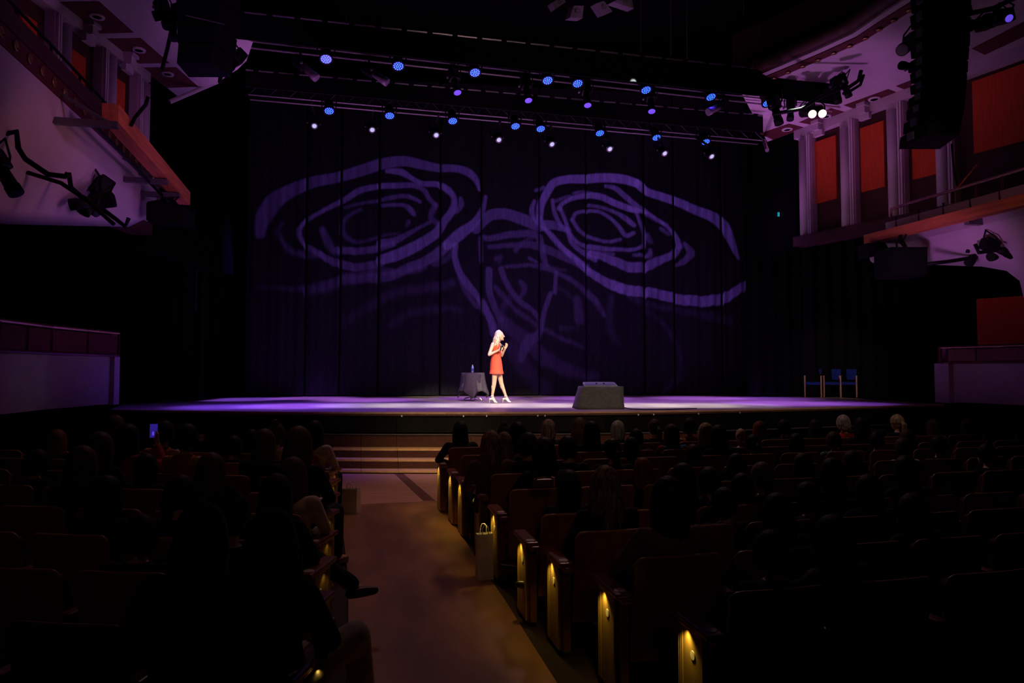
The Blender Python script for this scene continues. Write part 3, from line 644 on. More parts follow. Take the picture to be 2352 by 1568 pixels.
# closing walls and roof, all dark
struct('wall_back_stage', MB().prism([(-8, 23.6, 0), (16, 23.6, 0), (16, 23.8, 0), (-8, 23.8, 0)], (0, 0, 13)), m_black)
struct('wall_left_outer', MB().prism([(-12, -4, 0), (-11.8, -4, 0), (-7.2, 23, 0), (-7.4, 23, 0)], (0, 0, 13)), m_black)
struct('wall_right_outer', MB().prism([(21, -4, 0), (21.2, -4, 0), (16, 24, 0), (15.8, 24, 0)], (0, 0, 13)), m_black)
struct('ceiling', MB().prism([(-14, -4, 13), (23, -4, 13), (23, 24, 13), (-14, 24, 13)], (0, 0, .2)), m_black)
# purple light on the plaster: added unseen spots hanging free in the hall
spot('balcony_washer_left', (0.5, 11.0, 3.2), (-4.9, 13.8, 4.9), 150, PURP, 54, 1, .3)
spot('balcony_washer_left_upper', (1.0, 8.0, 6.2), WL.P(tL1-2.2, 0, 7.6), 190, PURP, 74, 1, .3)
spot('balcony_washer_right', (8.2, 9.0, 2.6), (11.6, 11.2, 4.6), 150, PURP, 58, 1, .3)
spot('balcony_washer_right_upper', (6.8, 10.5, 5.5), WR.P(tR1-2.6, 0, 8.0), 85, PURP, 60, 1, .3)
spot('panel_warmer_right', (7.0, 12.5, 6.0), WR.P(tR1-2.2, 0, 7.0), 32, (1, .35, .16), 50, 1, .3)
spot('box_washer_left', (2.0, 9.0, 4.6), (-5.5, 12.5, 1.9), 34, PURP, 36, 1, .3)
spot('box_washer_right', (7.5, 9.0, 5.0), (13.0, 13.0, 1.9), 40, PURP, 36, 1, .3)
spot('beam_warmer_left', (1.5, 8.0, 4.5), (-3.45, 10.5, 5.0), 110, (1, .30, .12), 26, .9, .2)  # added warm spots, left and right, that bring out the timber beams
spot('beam_warmer_right', (7.5, 6.0, 5.2), (10.2, 9.8, 4.6), 42, (1, .34, .18), 34, .9, .2)
spot('pier_fill', (1.0, 13.5, 2.2), (-4.9, 12.9, 1.8), 14, (.55, .7, .75), 16, .9, .2)  # added spot standing in for stage spill on the left pier
# ---------------------------------------------------------------- trusses, black borders
def truss(name, label, a, b, w_=.30, h=.30, n=30, skip=False):
    root = empty(name, a); tag(root, label, 'truss')
    d = (b-a).normalized(); s = V((-d.y, d.x, 0)).normalized()*w_
    for o in (V((0, 0, 0)), s, s*.5+Z*h):
        kid('chord', MB().tube([a+o, b+o], .019, 6), m_steel, root)
    L_ = (b-a).length
    for k in range(n):
        p, q = a+d*(L_*k/n), a+d*(L_*(k+.5)/n); r_ = a+d*(L_*(k+1)/n)
        kid('brace', MB().tube([p, q+s*.5+Z*h], .009, 5), m_steel, root)
        kid('brace', MB().tube([q+s*.5+Z*h, r_], .009, 5), m_steel, root)
    return root
FA, FB = atd(520, 88, 13.0), atd(1790, 226, 17.2)
YF = atd(1176, 160, 14.5).y; FA, FB = atY(500, 86, YF), atY(1930, 246, YF)
zf = (FA.z+FB.z)/2
truss('lighting_truss', 'front aluminium lighting truss below the big black border', FA, FB, n=34)
YRr = atd(1176, 272, 17).y; RA, RB = atY(570, 217, YRr), atY(1755, 323, YRr)
truss('lighting_truss', 'rear aluminium lighting truss in front of the backdrop', RA, RB, n=30)
kid_end = obj('truss_arm', MB().tube([RB, atd(1762, 345, 17.0)], .05, 8), m_steel, None); tag(kid_end, 'short pale steel arm hanging from the right end of the rear truss', 'bracket')
def border(label, pa, pb, h0, h1, dY=.0, lapse=16):
    root = empty('masking_border', pa); tag(root, label, 'curtain')
    d = (pb-pa).normalized(); L_ = (pb-pa).length; mb = MB(); N = 60; lo = []; hi = []
    for sgn_ in (1, -1):
        row0 = []; row1 = []
        for i in range(N+1):
            t = i/N; o = V((0, .015*sgn_+.01*math.sin(t*70), 0)); p = pa.lerp(pb, t); row0.append(p+o); row1.append(p+o-Z*(h0+(h1-h0)*t))
        lo.append([mb.bm.verts.new(p) for p in row0]); hi.append([mb.bm.verts.new(p) for p in row1])
    for s_ in (0, 1):
        for i in range(N): mb.bm.faces.new((lo[s_][i], lo[s_][i+1], hi[s_][i+1], hi[s_][i]))
    for i in range(N): mb.bm.faces.new((hi[0][i], hi[0][i+1], hi[1][i+1], hi[1][i])); mb.bm.faces.new((lo[0][i], lo[0][i+1], lo[1][i+1], lo[1][i]))
    kid('cloth', mb, m_blackcloth, root)
    kid('pipe', MB().tube([pa+V((0, 0, .03)), pb+V((0, 0, .03))], .020, 6), m_steel, root)
    for k in range(lapse):
        p = pa.lerp(pb, (k+.5)/lapse); kid('tie', MB().lathe([(.034, -.05), (.034, .05)], p+V((0, 0, .03)), n=6, axis=(1, 0, 0)), m_blackcloth, root)
    return root
YB = YF-.9
A_, B_ = atY(522, 28, YB), atY(1922, 180, YB)
border('deep black border cloth on a pipe across the top of the stage', A_, B_, (A_-atY(522, 86, YB)).z, (B_-atY(1922, 240, YB)).z, lapse=26)
YC = YF+.9
A_, B_ = atY(565, 164, YC), atY(1752, 268, YC)
border('second black border cloth hanging between the two trusses', A_, B_, (A_-atY(565, 200, YC)).z, (B_-atY(1752, 305, YC)).z, lapse=30)
for gx in (0, 4.5, 9):
    spot('truss_fill', (gx, YF-.8, 1.5), (gx, YF+.1, zf), 420, PURP, 62, .6, .1); spot('truss_fill', (gx, YRr-.9, 1.5), (gx, YRr+.1, RA.z), 520, PURP, 62, .6, .1)  # added unseen spots that brighten the trusses from below
# cables holding the rig
for (x0, y0, x1, y1, dd) in ((795, -30, 795, 48, 13.4), (1578, -30, 1578, 135, 13.6), (1472, -30, 1472, 120, 13.9), (1541, -30, 1541, 128, 13.9), (1709, -30, 1709, 100, 15.5)):
    o = obj('hoist_chain', MB().tube([atd(x0, y0, dd)+Z*1.5, atd(x1, y1, dd)], .012, 5), m_grey)
    tag(o, 'thin steel hoist chain above the front border, %s' % {795: 'left one, nearest the left array', 1578: 'third from the right balcony', 1472: 'fourth from the right, dim', 1541: 'beside the bright chain on its left', 1709: 'nearest the right balcony'}[x0], 'chain')
# ---------------------------------------------------------------- LED par heads
def orient(o, d): o.rotation_euler = V(d).to_track_quat('-Z', 'Y').to_euler()
def make_par():
    r = empty('led_par'); # origin at the lens centre, shining along -Z
    obj('housing', MB().lathe([(.0, .30), (.06, .30), (.09, .26), (.10, .12), (.125, .05), (.13, -.01), (.115, -.01), (.112, .012), (0, .012)], n=24), m_fix, r, True)
    obj('lens_face', MB().lathe([(0, .008), (.105, .008), (.105, .0), (0, .0)], n=20), m_lens, r)
    mb = MB()
    for ring, n in ((0, 1), (.042, 6), (.082, 12)):
        for k in range(n):
            a = 2*math.pi*k/n; mb.ball((ring*math.cos(a), ring*math.sin(a), -.002), (.0135, .0135, .006), 1)
    s = obj('led_array', mb, m_led, r); s['kind'] = 'stuff'
    obj('yoke', MB().tube([(-.15, 0, .10), (-.16, .05, .22), (-.14, .12, .40), (0, .16, .46), (.14, .12, .40), (.16, .05, .22), (.15, 0, .10)], .014, 6), m_fix, r, True)
    obj('clamp', MB().box((0, .18, .52), (.06, .08, .12)), m_fix, r)
    return r
par = make_par(); used = False
names8 = ['leftmost', 'second from left', 'third from left', 'fourth from left', 'fourth from right', 'third from right', 'second from right', 'rightmost']
UP = [(749, 136), (915, 152), (1091, 167), (1258, 185), (1327, 192), (1484, 207), (1633, 223), (1763, 237)]
LO = [(756, 255), (895, 266), (1040, 278), (1184, 290), (1242, 296), (1378, 306), (1508, 316), (1621, 326)]
dv = V((.05, -.42, -.91))
for row, pts, Y, dY, word in ((0, UP, YF, -.15, 'front'), (1, LO, YRr, -.15, 'rear')):
    for i, (px, py) in enumerate(pts):
        p = atY(px, py, Y+dY)
        lab = 'blue-lit LED par lamp on the %s truss, %s of its row of eight' % (word, names8[i])
        if not used: o = par; used = True; o.location = p; tag(o, lab, 'stage light', 'blue LED par lamps')
        else: o = dup(par, p, 0, label=lab, cat='stage light', group='blue LED par lamps')
        orient(o, dv); o.scale = (1.05,)*3
        if i in (1, 4, 6): spot('par_glow', p+dv*.1, p+V((0, -.2, -4)), 25, (.08, .03, 1), 50, .9, .1)
# profile spots on the front truss
def make_profile():
    r = empty('profile_spot')
    obj('lamp_housing', MB().box((0, 0, .46), (.20, .20, .26), bev=.03), m_fix, r)
    obj('barrel', MB().lathe([(.07, .34), (.075, .12), (.085, .10), (.085, .0), (.075, .0), (.072, .03), (0, .03)], n=18), m_fix, r, True)
    obj('lens', MB().lathe([(0, .025), (.07, .02), (.078, .0), (0, -.004)], n=18), m_lensv, r)
    obj('yoke', MB().tube([(-.13, 0, .36), (-.14, .1, .5), (0, .22, .62), (.14, .1, .5), (.13, 0, .36)], .014, 6), m_fix, r, True)
    obj('knob', MB().lathe([(.03, 0), (.03, .03), (0, .035)], (.15, 0, .36), n=8, axis=(1, 0, 0)), m_grey, r)
    return r
PALE = []; prof = make_profile(); first = True
for i, (px, py, dr, pale) in enumerate(((728, 180, (.75, -.1, -.65), 0), (890, 190, (.80, -.15, -.55), 1), (1051, 213, (.15, -.35, -.92), 2), (1214, 231, (.06, -.35, -.93), 2), (1350, 242, (-.03, -.35, -.93), 2), (1497, 256, (-.1, -.35, -.93), 2), (1626, 258, (-.85, -.1, -.5), 0))):
    p = atY(px, py, YF-.1)
    lab = ['profile spotlight tilted right, leftmost under the front truss', 'pale barrelled spotlight tilted right under the front truss, second from left', 'profile spotlight with violet lens between the second and third front pars', 'profile spotlight with violet lens between the third and fourth front pars',
           'profile spotlight with violet lens beside the fifth front par', 'profile spotlight with violet lens beside the sixth front par', 'profile spotlight tilted left, rightmost under the front truss'][i]
    if first: o = prof; first = False; o.location = p; tag(o, lab, 'stage light', 'profile spots on the front truss')
    else: o = dup(prof, p, 0, label=lab, cat='stage light', group='profile spots on the front truss')
    orient(o, dr)
    if pale < 2: PALE.append(o)
# moving heads on the rear truss
def make_head():
    r = empty('moving_head')
    obj('head', MB().lathe([(0, .30), (.08, .29), (.11, .2), (.10, .08), (.085, .0), (.07, -.005), (0, -.005)], n=20), m_fix, r, True)
    obj('lens', MB().lathe([(0, -.012), (.045, -.010), (.06, -.004), (0, -.002)], n=16), m_lensw, r, True)
    obj('lens_rim', MB().lathe([(.062, -.004), (.085, -.012), (.09, .02), (.062, .02)], n=18), m_grey, r, True)
    obj('arm', MB().tube([(-.14, 0, .14), (-.15, .02, .34), (-.10, .05, .46), (.10, .05, .46), (.15, .02, .34), (.14, 0, .14)], .02, 6), m_fix, r, True)
    for s in (-1, 1): obj('pivot', MB().lathe([(.022, 0), (.022, .02), (0, .022)], (s*.15, 0, .14), n=8, axis=(s, 0, 0)), m_grey, r)
    return r
head = make_head(); first = True
HD = [(722, 289), (855, 298), (1002, 310), (1146, 321), (1268, 331), (1401, 342), (1527, 352), (1635, 359)]
for i, (px, py) in enumerate(HD):
    p = atd(px, py, 17.3); lab = 'small moving-head light with white lens under the rear truss, %s of eight' % names8[i]
    if first: o = head; first = False; o.location = p; tag(o, lab, 'stage light', 'white moving heads')
    else: o = dup(head, p, 0, label=lab, cat='stage light', group='white moving heads')
    orient(o, (.12, -.72, -.69))
    t = atY(px, py-40, YRr+.1)
    b = obj('drop_pipe', MB().tube([p+V((0, .2, .35)), V((p.x, YRr+.12, RA.z+(RB.z-RA.z)*(p.x-RA.x)/(RB.x-RA.x)))], .03, 6), m_fix); tag(b, 'black drop pipe above the %s small moving head, rear truss' % names8[i], 'pipe', 'drop pipes of the moving heads')
# ---------------------------------------------------------------- line arrays
def array_stack(name, label, pts, w_, rows):
    root = empty(name, pts[0]); tag(root, label, 'loudspeaker')
    for a, b, wd, dp in rows:
        h = (a-b).length; d = (a-b).normalized(); s = _r.copy(); fwd = s.cross(d).normalized()
        q = lambda c, x, y: c+s*x+fwd*y
        A = [q(a-d*.015, -wd/2, -dp/2), q(a-d*.015, wd/2, -dp/2), q(a-d*.015, wd*.38, dp/2), q(a-d*.015, -wd*.38, dp/2)]
        B = [q(b+d*.015, -wd/2, -dp*.42), q(b+d*.015, wd/2, -dp*.42), q(b+d*.015, wd*.38, dp/2), q(b+d*.015, -wd*.38, dp/2)]
        kid('cabinet', MB().hexa(A, B), m_fix, root)
        m_ = a.lerp(b, .5)
        kid('rigging_plate', MB().box(m_+s*(-wd*.5), (.03, .12, h*.5)), m_grey, root)
    return root
ys_ = [-60, -20, 18, 56, 92, 124, 154, 182, 208, 234, 264, 296, 330]
xs_ = [2166, 2166, 2165, 2165, 2164, 2163, 2161, 2160, 2158, 2155, 2150, 2143, 2135]
wd_ = [.74, .74, .74, .74, .72, .7, .69, .67, .67, .67, .67, .67]
P_ = [atd(x, y, 11.1-max(0, i-8)*.02) for i, (x, y) in enumerate(zip(xs_, ys_))]
array_stack('line_array', 'curved column of black line-array cabinets hanging on the right', P_, 0, [(P_[i], P_[i+1], wd_[i], .55+.03*max(0, i-7)) for i in range(12)])
kid_r = obj('array_motor_beam', MB().tube([atd(2150, -62, 11.1), atd(2180, -62, 11.1)], .04), m_fix); tag(kid_r, 'hanging beam holding the right line array', 'beam')
xl = [475, 474, 472, 470, 466]; yl = [-50, 20, 70, 118, 165]
P_ = [atd(x, y, 10.6) for x, y in zip(xl, yl)]
array_stack('line_array', 'wide black loudspeaker stack hanging at the upper left', P_, 0, [(P_[0], P_[1], .84, .6), (P_[1], P_[2], .84, .6), (P_[2], P_[3], .74, .6), (P_[3], P_[4], .68, .6)])
for a, b, lab in ((atd(427, 36, 10.2), atd(515, 56, 10.3), 'thin pale edge bar across the left loudspeaker stack'),):
    o = obj('edge_bar', MB().tube([a, b], .010, 5), m_steel); tag(o, lab, 'bar')
# struts by the left array
for pts, rad, lab in (([(418, -20), (400, 40), (385, 110), (372, 160)], .03, 'black hanging strut left of the upper left loudspeaker stack'), ([(519, 82), (512, 130), (505, 190)], .035, 'black drop pipe right of the upper left loudspeaker stack'),
                      ([(340, 222), (335, 240), (310, 270), (300, 290)], .028, 'thin black cable loop in front of the left orange panel')):
    o = obj('hanging_strut', MB().tube([atd(x, y, 10.9 if lab[0] == 'b' else 10.5) for x, y in pts], rad, 6), m_fix, smooth=True); tag(o, lab, 'pipe')
# small lamps hung around the left array and along the side brackets
def lamp_on(px, py, d, dr, label, sc=1.0, lit=None):
    r = dup(prof, atd(px, py, d), 0, label=label, cat='stage light', group='unlit black spotlights beside the balconies'); orient(r, dr); r.scale = (sc,)*3
    for c in [c for c in bpy.data.objects if c.parent == r and c.name.startswith('lens')]:
        c.material_slots[0].link = 'OBJECT'; c.material_slots[0].material = lit or m_fix
    if lit: r['group'] = 'lit spotlights at the right truss end'
    return r
lamp_on(352, 38, 10.6, (-.9, -.1, -.4), 'black spotlight pointing left at the top of the left balcony ceiling', .9)
lamp_on(385, 62, 10.7, (.3, -.3, -.9), 'black spotlight just left of the upper left loudspeaker stack', .9)
lamp_on(398, 90, 10.8, (.1, -.3, -.9), 'black spotlight low on the strut by the upper left loudspeaker stack', .8)
lamp_on(516, 170, 12.0, (-.4, -.3, -.8), 'black spotlight at the foot of the drop pipe by the left truss end', 1.0)
lamp_on(535, 155, 12.2, (.8, -.3, -.4), 'black spotlight aimed right at the left truss end', .8)
lamp_on(1866, 262, 14.6, (-.35, -.8, -.45), 'lit spotlight with bright lens under the right end of the front truss, left one', 1.1, m_lampw)
lamp_on(1889, 261, 14.6, (-.35, -.8, -.45), 'lit spotlight with bright lens under the right end of the front truss, right one', 1.1, m_lampw)
lamp_on(1815, 275, 14.8, (-.2, -.2, -.95), 'unlit black spotlight under the right truss end, left of the lit pair', .9)
lamp_on(1790, 285, 14.3, (.1, -.2, -.95), 'unlit black spotlight lowest at the right truss end', 1.1)
lamp_on(1843, 262, 14.6, (-.7, -.4, -.5), 'unlit black spotlight touching the lit pair at the truss end', .9)
lamp_on(1950, 222, 13.9, (.2, -.2, -.95), 'unlit black spotlight on the curved pipe right of the big border', .85)
lamp_on(1925, 236, 14.4, (.0, -.1, -1), 'long black fixture at the right end of the big border', .95)
lamp_on(2072, 115, 12.2, (-.75, -.3, -.55), 'large black spotlight left of the line array, upper one', 1.3, m_fixpale)
lamp_on(2070, 150, 12.4, (-.95, -.2, -.1), 'small black spotlight left of the line array, lower one', .9)
lamp_on(2318, 42, 11.0, (-.3, -.75, -.6), 'spotlight with pale violet lens at the top right corner', .75, m_lensv)
lamp_on(2265, 45, 11.0, (-.9, -.2, -.3), 'black spotlight right of the line array near the top edge', 1.1)
lamp_on(2222, 60, 11.2, (-.9, -.2, -.3), 'black spotlight tucked behind the line array on its right', 1.1)
lamp_on(38, 445, 8.6, (.5, -.1, -.8), 'large black spotlight on the pipe under the left balcony, farthest left', 1.1)
lamp_on(190, 490, 11.2, (-.4, -.3, -.9), 'bulky black spotlight cluster under the left balcony, lower one', 1.25)
lamp_on(225, 488, 11.4, (.7, -.2, -.5), 'black spotlight pointing right under the left balcony', 1.1)
lamp_on(160, 470, 10.9, (-.9, -.1, -.2), 'black spotlight pointing left under the left balcony', 1.1)
lamp_on(2225, 605, 12.6, (-.6, -.1, -.6), 'small black spotlight under the right lower balcony, left one', 1.0)
lamp_on(2275, 590, 12.3, (-.9, -.1, -.25), 'black spotlight under the right lower balcony, middle one', 1.0)
lamp_on(2325, 585, 12.0, (.9, -.1, -.35), 'black spotlight under the right lower balcony, right one', 1.0)
# bent pipes that carry lamps
def bent(pts, d, rad, label):
    o = obj('lighting_pipe', MB().tube([atd(x, y, d) for x, y in pts], rad, 8), m_fix, smooth=True); return tag(o, label, 'pipe')
bent([(0, 310), (38, 302), (42, 340), (58, 365), (110, 400), (150, 405), (156, 398)], 8.9, .035, 'bent black lighting pipe under the left balcony, farthest left')
bent([(158, 397), (163, 430), (185, 450), (222, 468), (230, 448)], 10.2, .035, 'bent black lighting pipe in the middle under the left balcony')
bent([(232, 452), (236, 480), (262, 500), (288, 520), (296, 500)], 11.3, .035, 'bent black lighting pipe under the left balcony, nearest the stage')
bent([(0, 355), (60, 395), (140, 420), (200, 460), (262, 515)], 9.7, .03, 'long straight lighting pipe under the left balcony')
bent([(1978, 162), (1972, 185), (1950, 200), (1930, 203), (1880, 225), (1840, 250), (1775, 262)], 14.2, .04, 'curved lighting pipe at the right end of the front truss')
bent([(1984, 172), (1976, 195), (1955, 208), (1936, 215)], 14.2, .03, 'short curved pipe stub beside the right ceiling coffer')
bent([(2130, 606), (2180, 600), (2230, 592), (2255, 570), (2226, 562), (2222, 580)], 12.6, .035, 'bent black pipe under the right lower balcony, nearest the subwoofer')
bent([(2240, 560), (2248, 580), (2290, 575), (2262, 568), (2352, 572)], 12.2, .035, 'bent black pipe under the right lower balcony, farthest right')
bent([(2225, 15), (2232, 30), (2280, 20), (2352, -15)], 11.2, .04, 'black lighting pipe in the top right corner')
bent([(2090, 105), (2110, 140), (2130, 108), (2135, 150)], 12.2, .03, 'zigzag black bracket left of the line array')
# black box speakers under the balconies
def cab(label, pts, d, dep, name='subwoofer', hooks=0):
    P = [atd(x, y, d) for x, y in pts]; root = empty(name, P[0]); tag(root, label, 'loudspeaker')
    kid('cabinet', MB().prism(P, _f.xy.to_3d().normalized()*dep), m_fix, root)
    c = sum(P, V())/4
    kid('grille', MB().prism([c+(p-c)*.92-_f*.02 for p in P], _f*.015), m_blackcloth, root)
    for (x0, y0, x1, y1) in hooks or ():
        kid('shackle', MB().tube([atd(x0, y0, d+.2), atd((x0+x1)/2-8, (y0+y1)/2, d+.2), atd(x1, y1, d+.2)], .018, 6), m_fix, root)
cab('large square black subwoofer hanging under the right timber beam', [(2046, 567), (2130, 567), (2130, 632), (2046, 632)], 12.9, .6, hooks=((2060, 567, 2072, 540), (2078, 567, 2066, 540), (2082, 567, 2082, 538)))
cab('angled black loudspeaker hanging under the left tip of the right beam', [(1992, 558), (2032, 555), (2046, 578), (1996, 590)], 13.6, .4, 'loudspeaker', hooks=((2020, 556, 2020, 550),))
cab('wide black loudspeaker under the stage end of the left balcony', [(336, 466), (360, 462), (420, 475), (420, 512), (336, 505)], 13.2, .5, 'loudspeaker', hooks=((398, 470, 400, 452), (408, 470, 410, 452)))
# four small fixtures at the very top
for i, q in enumerate((((1318, 13), (1341, 13), (1338, 42), (1309, 40)), ((1369, 8), (1387, 2), (1407, 26), (1386, 34)), ((1408, 4), (1425, -4), (1452, -2), (1456, 20)), ((1268, 6), (1290, -8), (1300, 4), (1276, 21)))):
    P = [atd(x, y, 12) for x, y in q]; root = empty('ceiling_speaker', P[0]); tag(root, 'small pale trapezoid loudspeaker hung above the stage, ' + ('second from left with round centre', 'third from left, tilted', 'rightmost of four', 'leftmost of four, dim')[i], 'loudspeaker', 'ceiling loudspeaker cluster')
    kid('cabinet', MB().prism(P, (0, .3, .1)), m_fixpale, root); c = sum(P, V())/4
    kid('driver', MB().lathe([(.02, 0), (.045, 0), (.045, .02), (.02, .02)], c-V((0, .02, 0)), n=12, axis=(0, -1, -.2)), m_grey, root)
    kid('bracket', MB().tube([(P[0]+P[1])/2, (P[0]+P[1])/2+Z*.6], .012, 5), m_fix, root)
spot('cluster_glow', (4.5, 8, 6), atd(1370, 15, 12), 90, PURP, 18, .8, .1)
# exit signs
def exit_sign(c, s, label):
    root = empty('exit_sign', c); tag(root, label, 'sign', 'green exit signs'); nrm = -_f.xy.to_3d().normalized(); R_ = _r
    def quad(x0, x1, z0, z1, off_): p = [c+R_*x0*s+Z*z0*s+nrm*off_, c+R_*x1*s+Z*z0*s+nrm*off_, c+R_*x1*s+Z*z1*s+nrm*off_, c+R_*x0*s+Z*z1*s+nrm*off_]; return p
    kid('case', MB().prism(quad(-.5, .5, -.42, .42, -.02), nrm*-.06), m_fix, root)
    kid('panel', MB().prism(quad(-.45, .45, -.38, .38, 0), nrm*-.015), m_signg, root)
    mb = MB(); q = lambda x, z: c+R_*x*s+Z*z*s+nrm*.006
    mb.prism(quad(.02, .34, -.34, .34, .004), nrm*.002)
    kid('doorway', mb, m_signw, root)
    mb = MB()
    for a, b, rr in (((.16, .12), (.08, -.05), .05), ((.08, -.05), (-.04, -.28), .035), ((.08, -.05), (.22, -.14), .035), ((.22, -.14), (.24, -.3), .03), ((.16, .12), (.28, .0), .025), ((.16, .12), (.0, .04), .025)): mb.tube([q(*a), q(*b)], rr*s, 5)
    mb.ball(q(.19, .22), .06*s, 1); kid('running_figure', mb, m_signg, root)
exit_sign(atd(358, 405, 14.0), .115, 'small green running-man exit sign behind the left timber beam')
exit_sign(atd(1792, 492, 18.6), .15, 'small green running-man exit sign on the black wall left of the right columns')
for px, py, d in ((50, 695, 15),):
    pass
# thin things: white pole on the right balcony, cables
o = obj('white_pole', MB().tube([atd(2198, 433, 11.6), atd(2244, 378, 11.6)], .012, 6), m_cedar); tag(o, 'thin pale pole leaning on the right balcony rail', 'pole')
o = obj('hanging_cable', MB().tube([atd(*p) for p in ((2186, 330, 12.8), (2190, 380, 12.8), (2198, 425, 12.9))], .02, 5), m_fix); tag(o, 'black cable trailing down from the right line array', 'cable')
o = obj('hanging_cable', MB().tube([atd(*p) for p in ((454, 500, 17.8), (455, 560, 17.8), (450, 640, 17.8), (449, 712, 17.8))], .03, 6), m_curtain, smooth=True); tag(o, 'pale vertical cable bundle hanging at the left end of the stage', 'cable')
spot('wing_glow_left', atd(520, 420, 16.5), atd(450, 650, 17.9), 4, (.25, .12, 1), 40, 1, .2)
spot('border_glow', (2.5, 5.0, 5.0), (4.0, YB, 8.3), 120, (1, .62, .55), 50, .9, .2)  # added warm spot that brightens the border pipe
for o in PALE:
    for c in [c for c in bpy.data.objects if c.parent == o and c.name.startswith(('barrel', 'lens'))]: c.material_slots[0].link = 'OBJECT'; c.material_slots[0].material = m_fixpale
# ---------------------------------------------------------------- people
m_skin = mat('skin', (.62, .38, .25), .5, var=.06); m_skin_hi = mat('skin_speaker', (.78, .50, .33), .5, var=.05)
m_skin_d = mat('skin_deep', (.28, .14, .09), .5, var=.06)
def hairmat(n, c, c2): return mat(n, c, .55, scale=9, stretch=(6, 6, .22), col2=c2, ramp=(.34, .72), spec=.12, bump=.5)
HM = dict(black=hairmat('hair_black', (.010, .008, .008), (.02, .016, .015)), brown=hairmat('hair_brown', (.05, .026, .018), (.11, .06, .04)), red=hairmat('hair_red', (.12, .03, .015), (.24, .07, .035)),
          blond=hairmat('hair_blond', (.26, .17, .09), (.62, .48, .30)), high=hairmat('hair_highlighted', (.05, .025, .02), (.34, .22, .15)), grey=hairmat('hair_grey', (.20, .18, .18), (.5, .46, .45)),
          speaker=hairmat('hair_speaker', (.55, .40, .24), (.90, .80, .66)))
def cloth(n, c, **k): return mat(n, c, .85, scale=k.pop('scale', 20), var=k.pop('var', .15), bump=.2, spec=.2, **k)
CM = dict(black=cloth('black_top', (.008, .008, .009)), white=cloth('white_top', (.60, .56, .54)), tan=cloth('tan_top', (.36, .26, .16)), tweed=cloth('tweed', (.05, .035, .03), col2=(.30, .19, .12), scale=130, ramp=(.35, .65)),
          blueprint=cloth('blue_white_print', (.03, .06, .14), col2=(.55, .66, .78), scale=22, ramp=(.48, .54)), teal=cloth('teal_print', (.02, .07, .08), col2=(.24, .42, .42), scale=26, ramp=(.46, .56)),
          orange=cloth('rust_top', (.40, .12, .03)), red=cloth('red_top', (.42, .02, .03)), multi=cloth('colour_block_top', (.45, .02, .04), col2=(.02, .16, .40), scale=5, ramp=(.49, .52)),
          brown=cloth('brown_top', (.09, .045, .03)), grey=cloth('grey_top', (.16, .14, .15)), print_=cloth('floral_print', (.02, .015, .02), col2=(.22, .14, .20), scale=18, ramp=(.5, .56)))
m_pants = cloth('dark_trousers', (.012, .012, .016)); m_shoe = mat('black_shoe', (.01, .01, .01), .4); m_dress = cloth('coral_dress', (.90, .12, .06), var=.04); m_whiteshoe = mat('white_shoe', (.8, .76, .68), .4)
HC = V((0, -.02, 1.145)); HR = (.078, .098, .122)     # head centre and radii of a seated figure, facing +Y
def head(mb, c, R, face=V((0, 1, 0)), tilt=0):
    rot = V((0, 1, 0)).rotation_difference(face).to_matrix(); q = lambda x, y, z: V(c)+rot @ V((x*R[0], y*R[1], z*R[2]))
    mb.ball(c, R, 3, rot); mb.ball(q(0, .32, -.52), (R[0]*.72, R[1]*.66, R[2]*.52), 2, rot)      # jaw
    mb.cap(q(0, .98, .08), q(0, 1.16, -.22), .010, .016, 8)                                        # nose
    mb.cap(q(-.32, .90, -.52), q(.32, .90, -.52), .012, .012, 8)                                    # mouth
    mb.cap(q(-.42, .88, .22), q(.42, .88, .22), .012, .012, 8)                                      # brow
    mb.cap(q(0, .86, -.86), q(0, .80, -.84), .018, .018, 8)                                         # chin
    for s in (-1, 1): mb.ball(q(s*1.0, -.02, -.08), (.014, .026, .036), 1, rot)                    # ears
def finger(mb, p, pts, r): 
    mb.chain([p]+pts, [r]*(len(pts)+1), 6)
def hand(mb, wrist, d, pal, side, s=1.0, curl=.5):    # d: pointing direction, pal: palm normal, side: towards the thumb
    d, pal, side = V(d).normalized(), V(pal).normalized(), V(side).normalized(); w0 = V(wrist)
    pc = w0+d*.05*s
    mb.cap(w0, w0+d*.03*s, .024*s, .026*s, 8)
    for k in range(4): mb.cap(w0+d*.02*s+side*(k-1.5)*-.012*s, w0+d*.082*s+side*(k-1.5)*-.020*s, .014*s, .011*s, 7)
    for k, ln in enumerate((.070, .080, .074, .058)):
        b = w0+d*.085*s+side*(1.5-k)*.020*s; a1 = curl*.8
        p1 = b+(d*math.cos(a1*.6)+pal*math.sin(a1*.6))*ln*.45*s; p2 = p1+(d*math.cos(a1*1.5)+pal*math.sin(a1*1.5))*ln*.32*s; p3 = p2+(d*math.cos(a1*2.3)+pal*math.sin(a1*2.3))*ln*.24*s
        mb.chain([b, p1, p2, p3], [.0095*s, .009*s, .008*s, .007*s], 6)
    t0 = w0+d*.02*s+side*.028*s; t1 = t0+(d*.6+side*.8).normalized()*.038*s; t2 = t1+(d*.85+side*.35+pal*.3).normalized()*.034*s
    mb.chain([t0, t1, t2], [.013*s, .011*s, .009*s], 6)
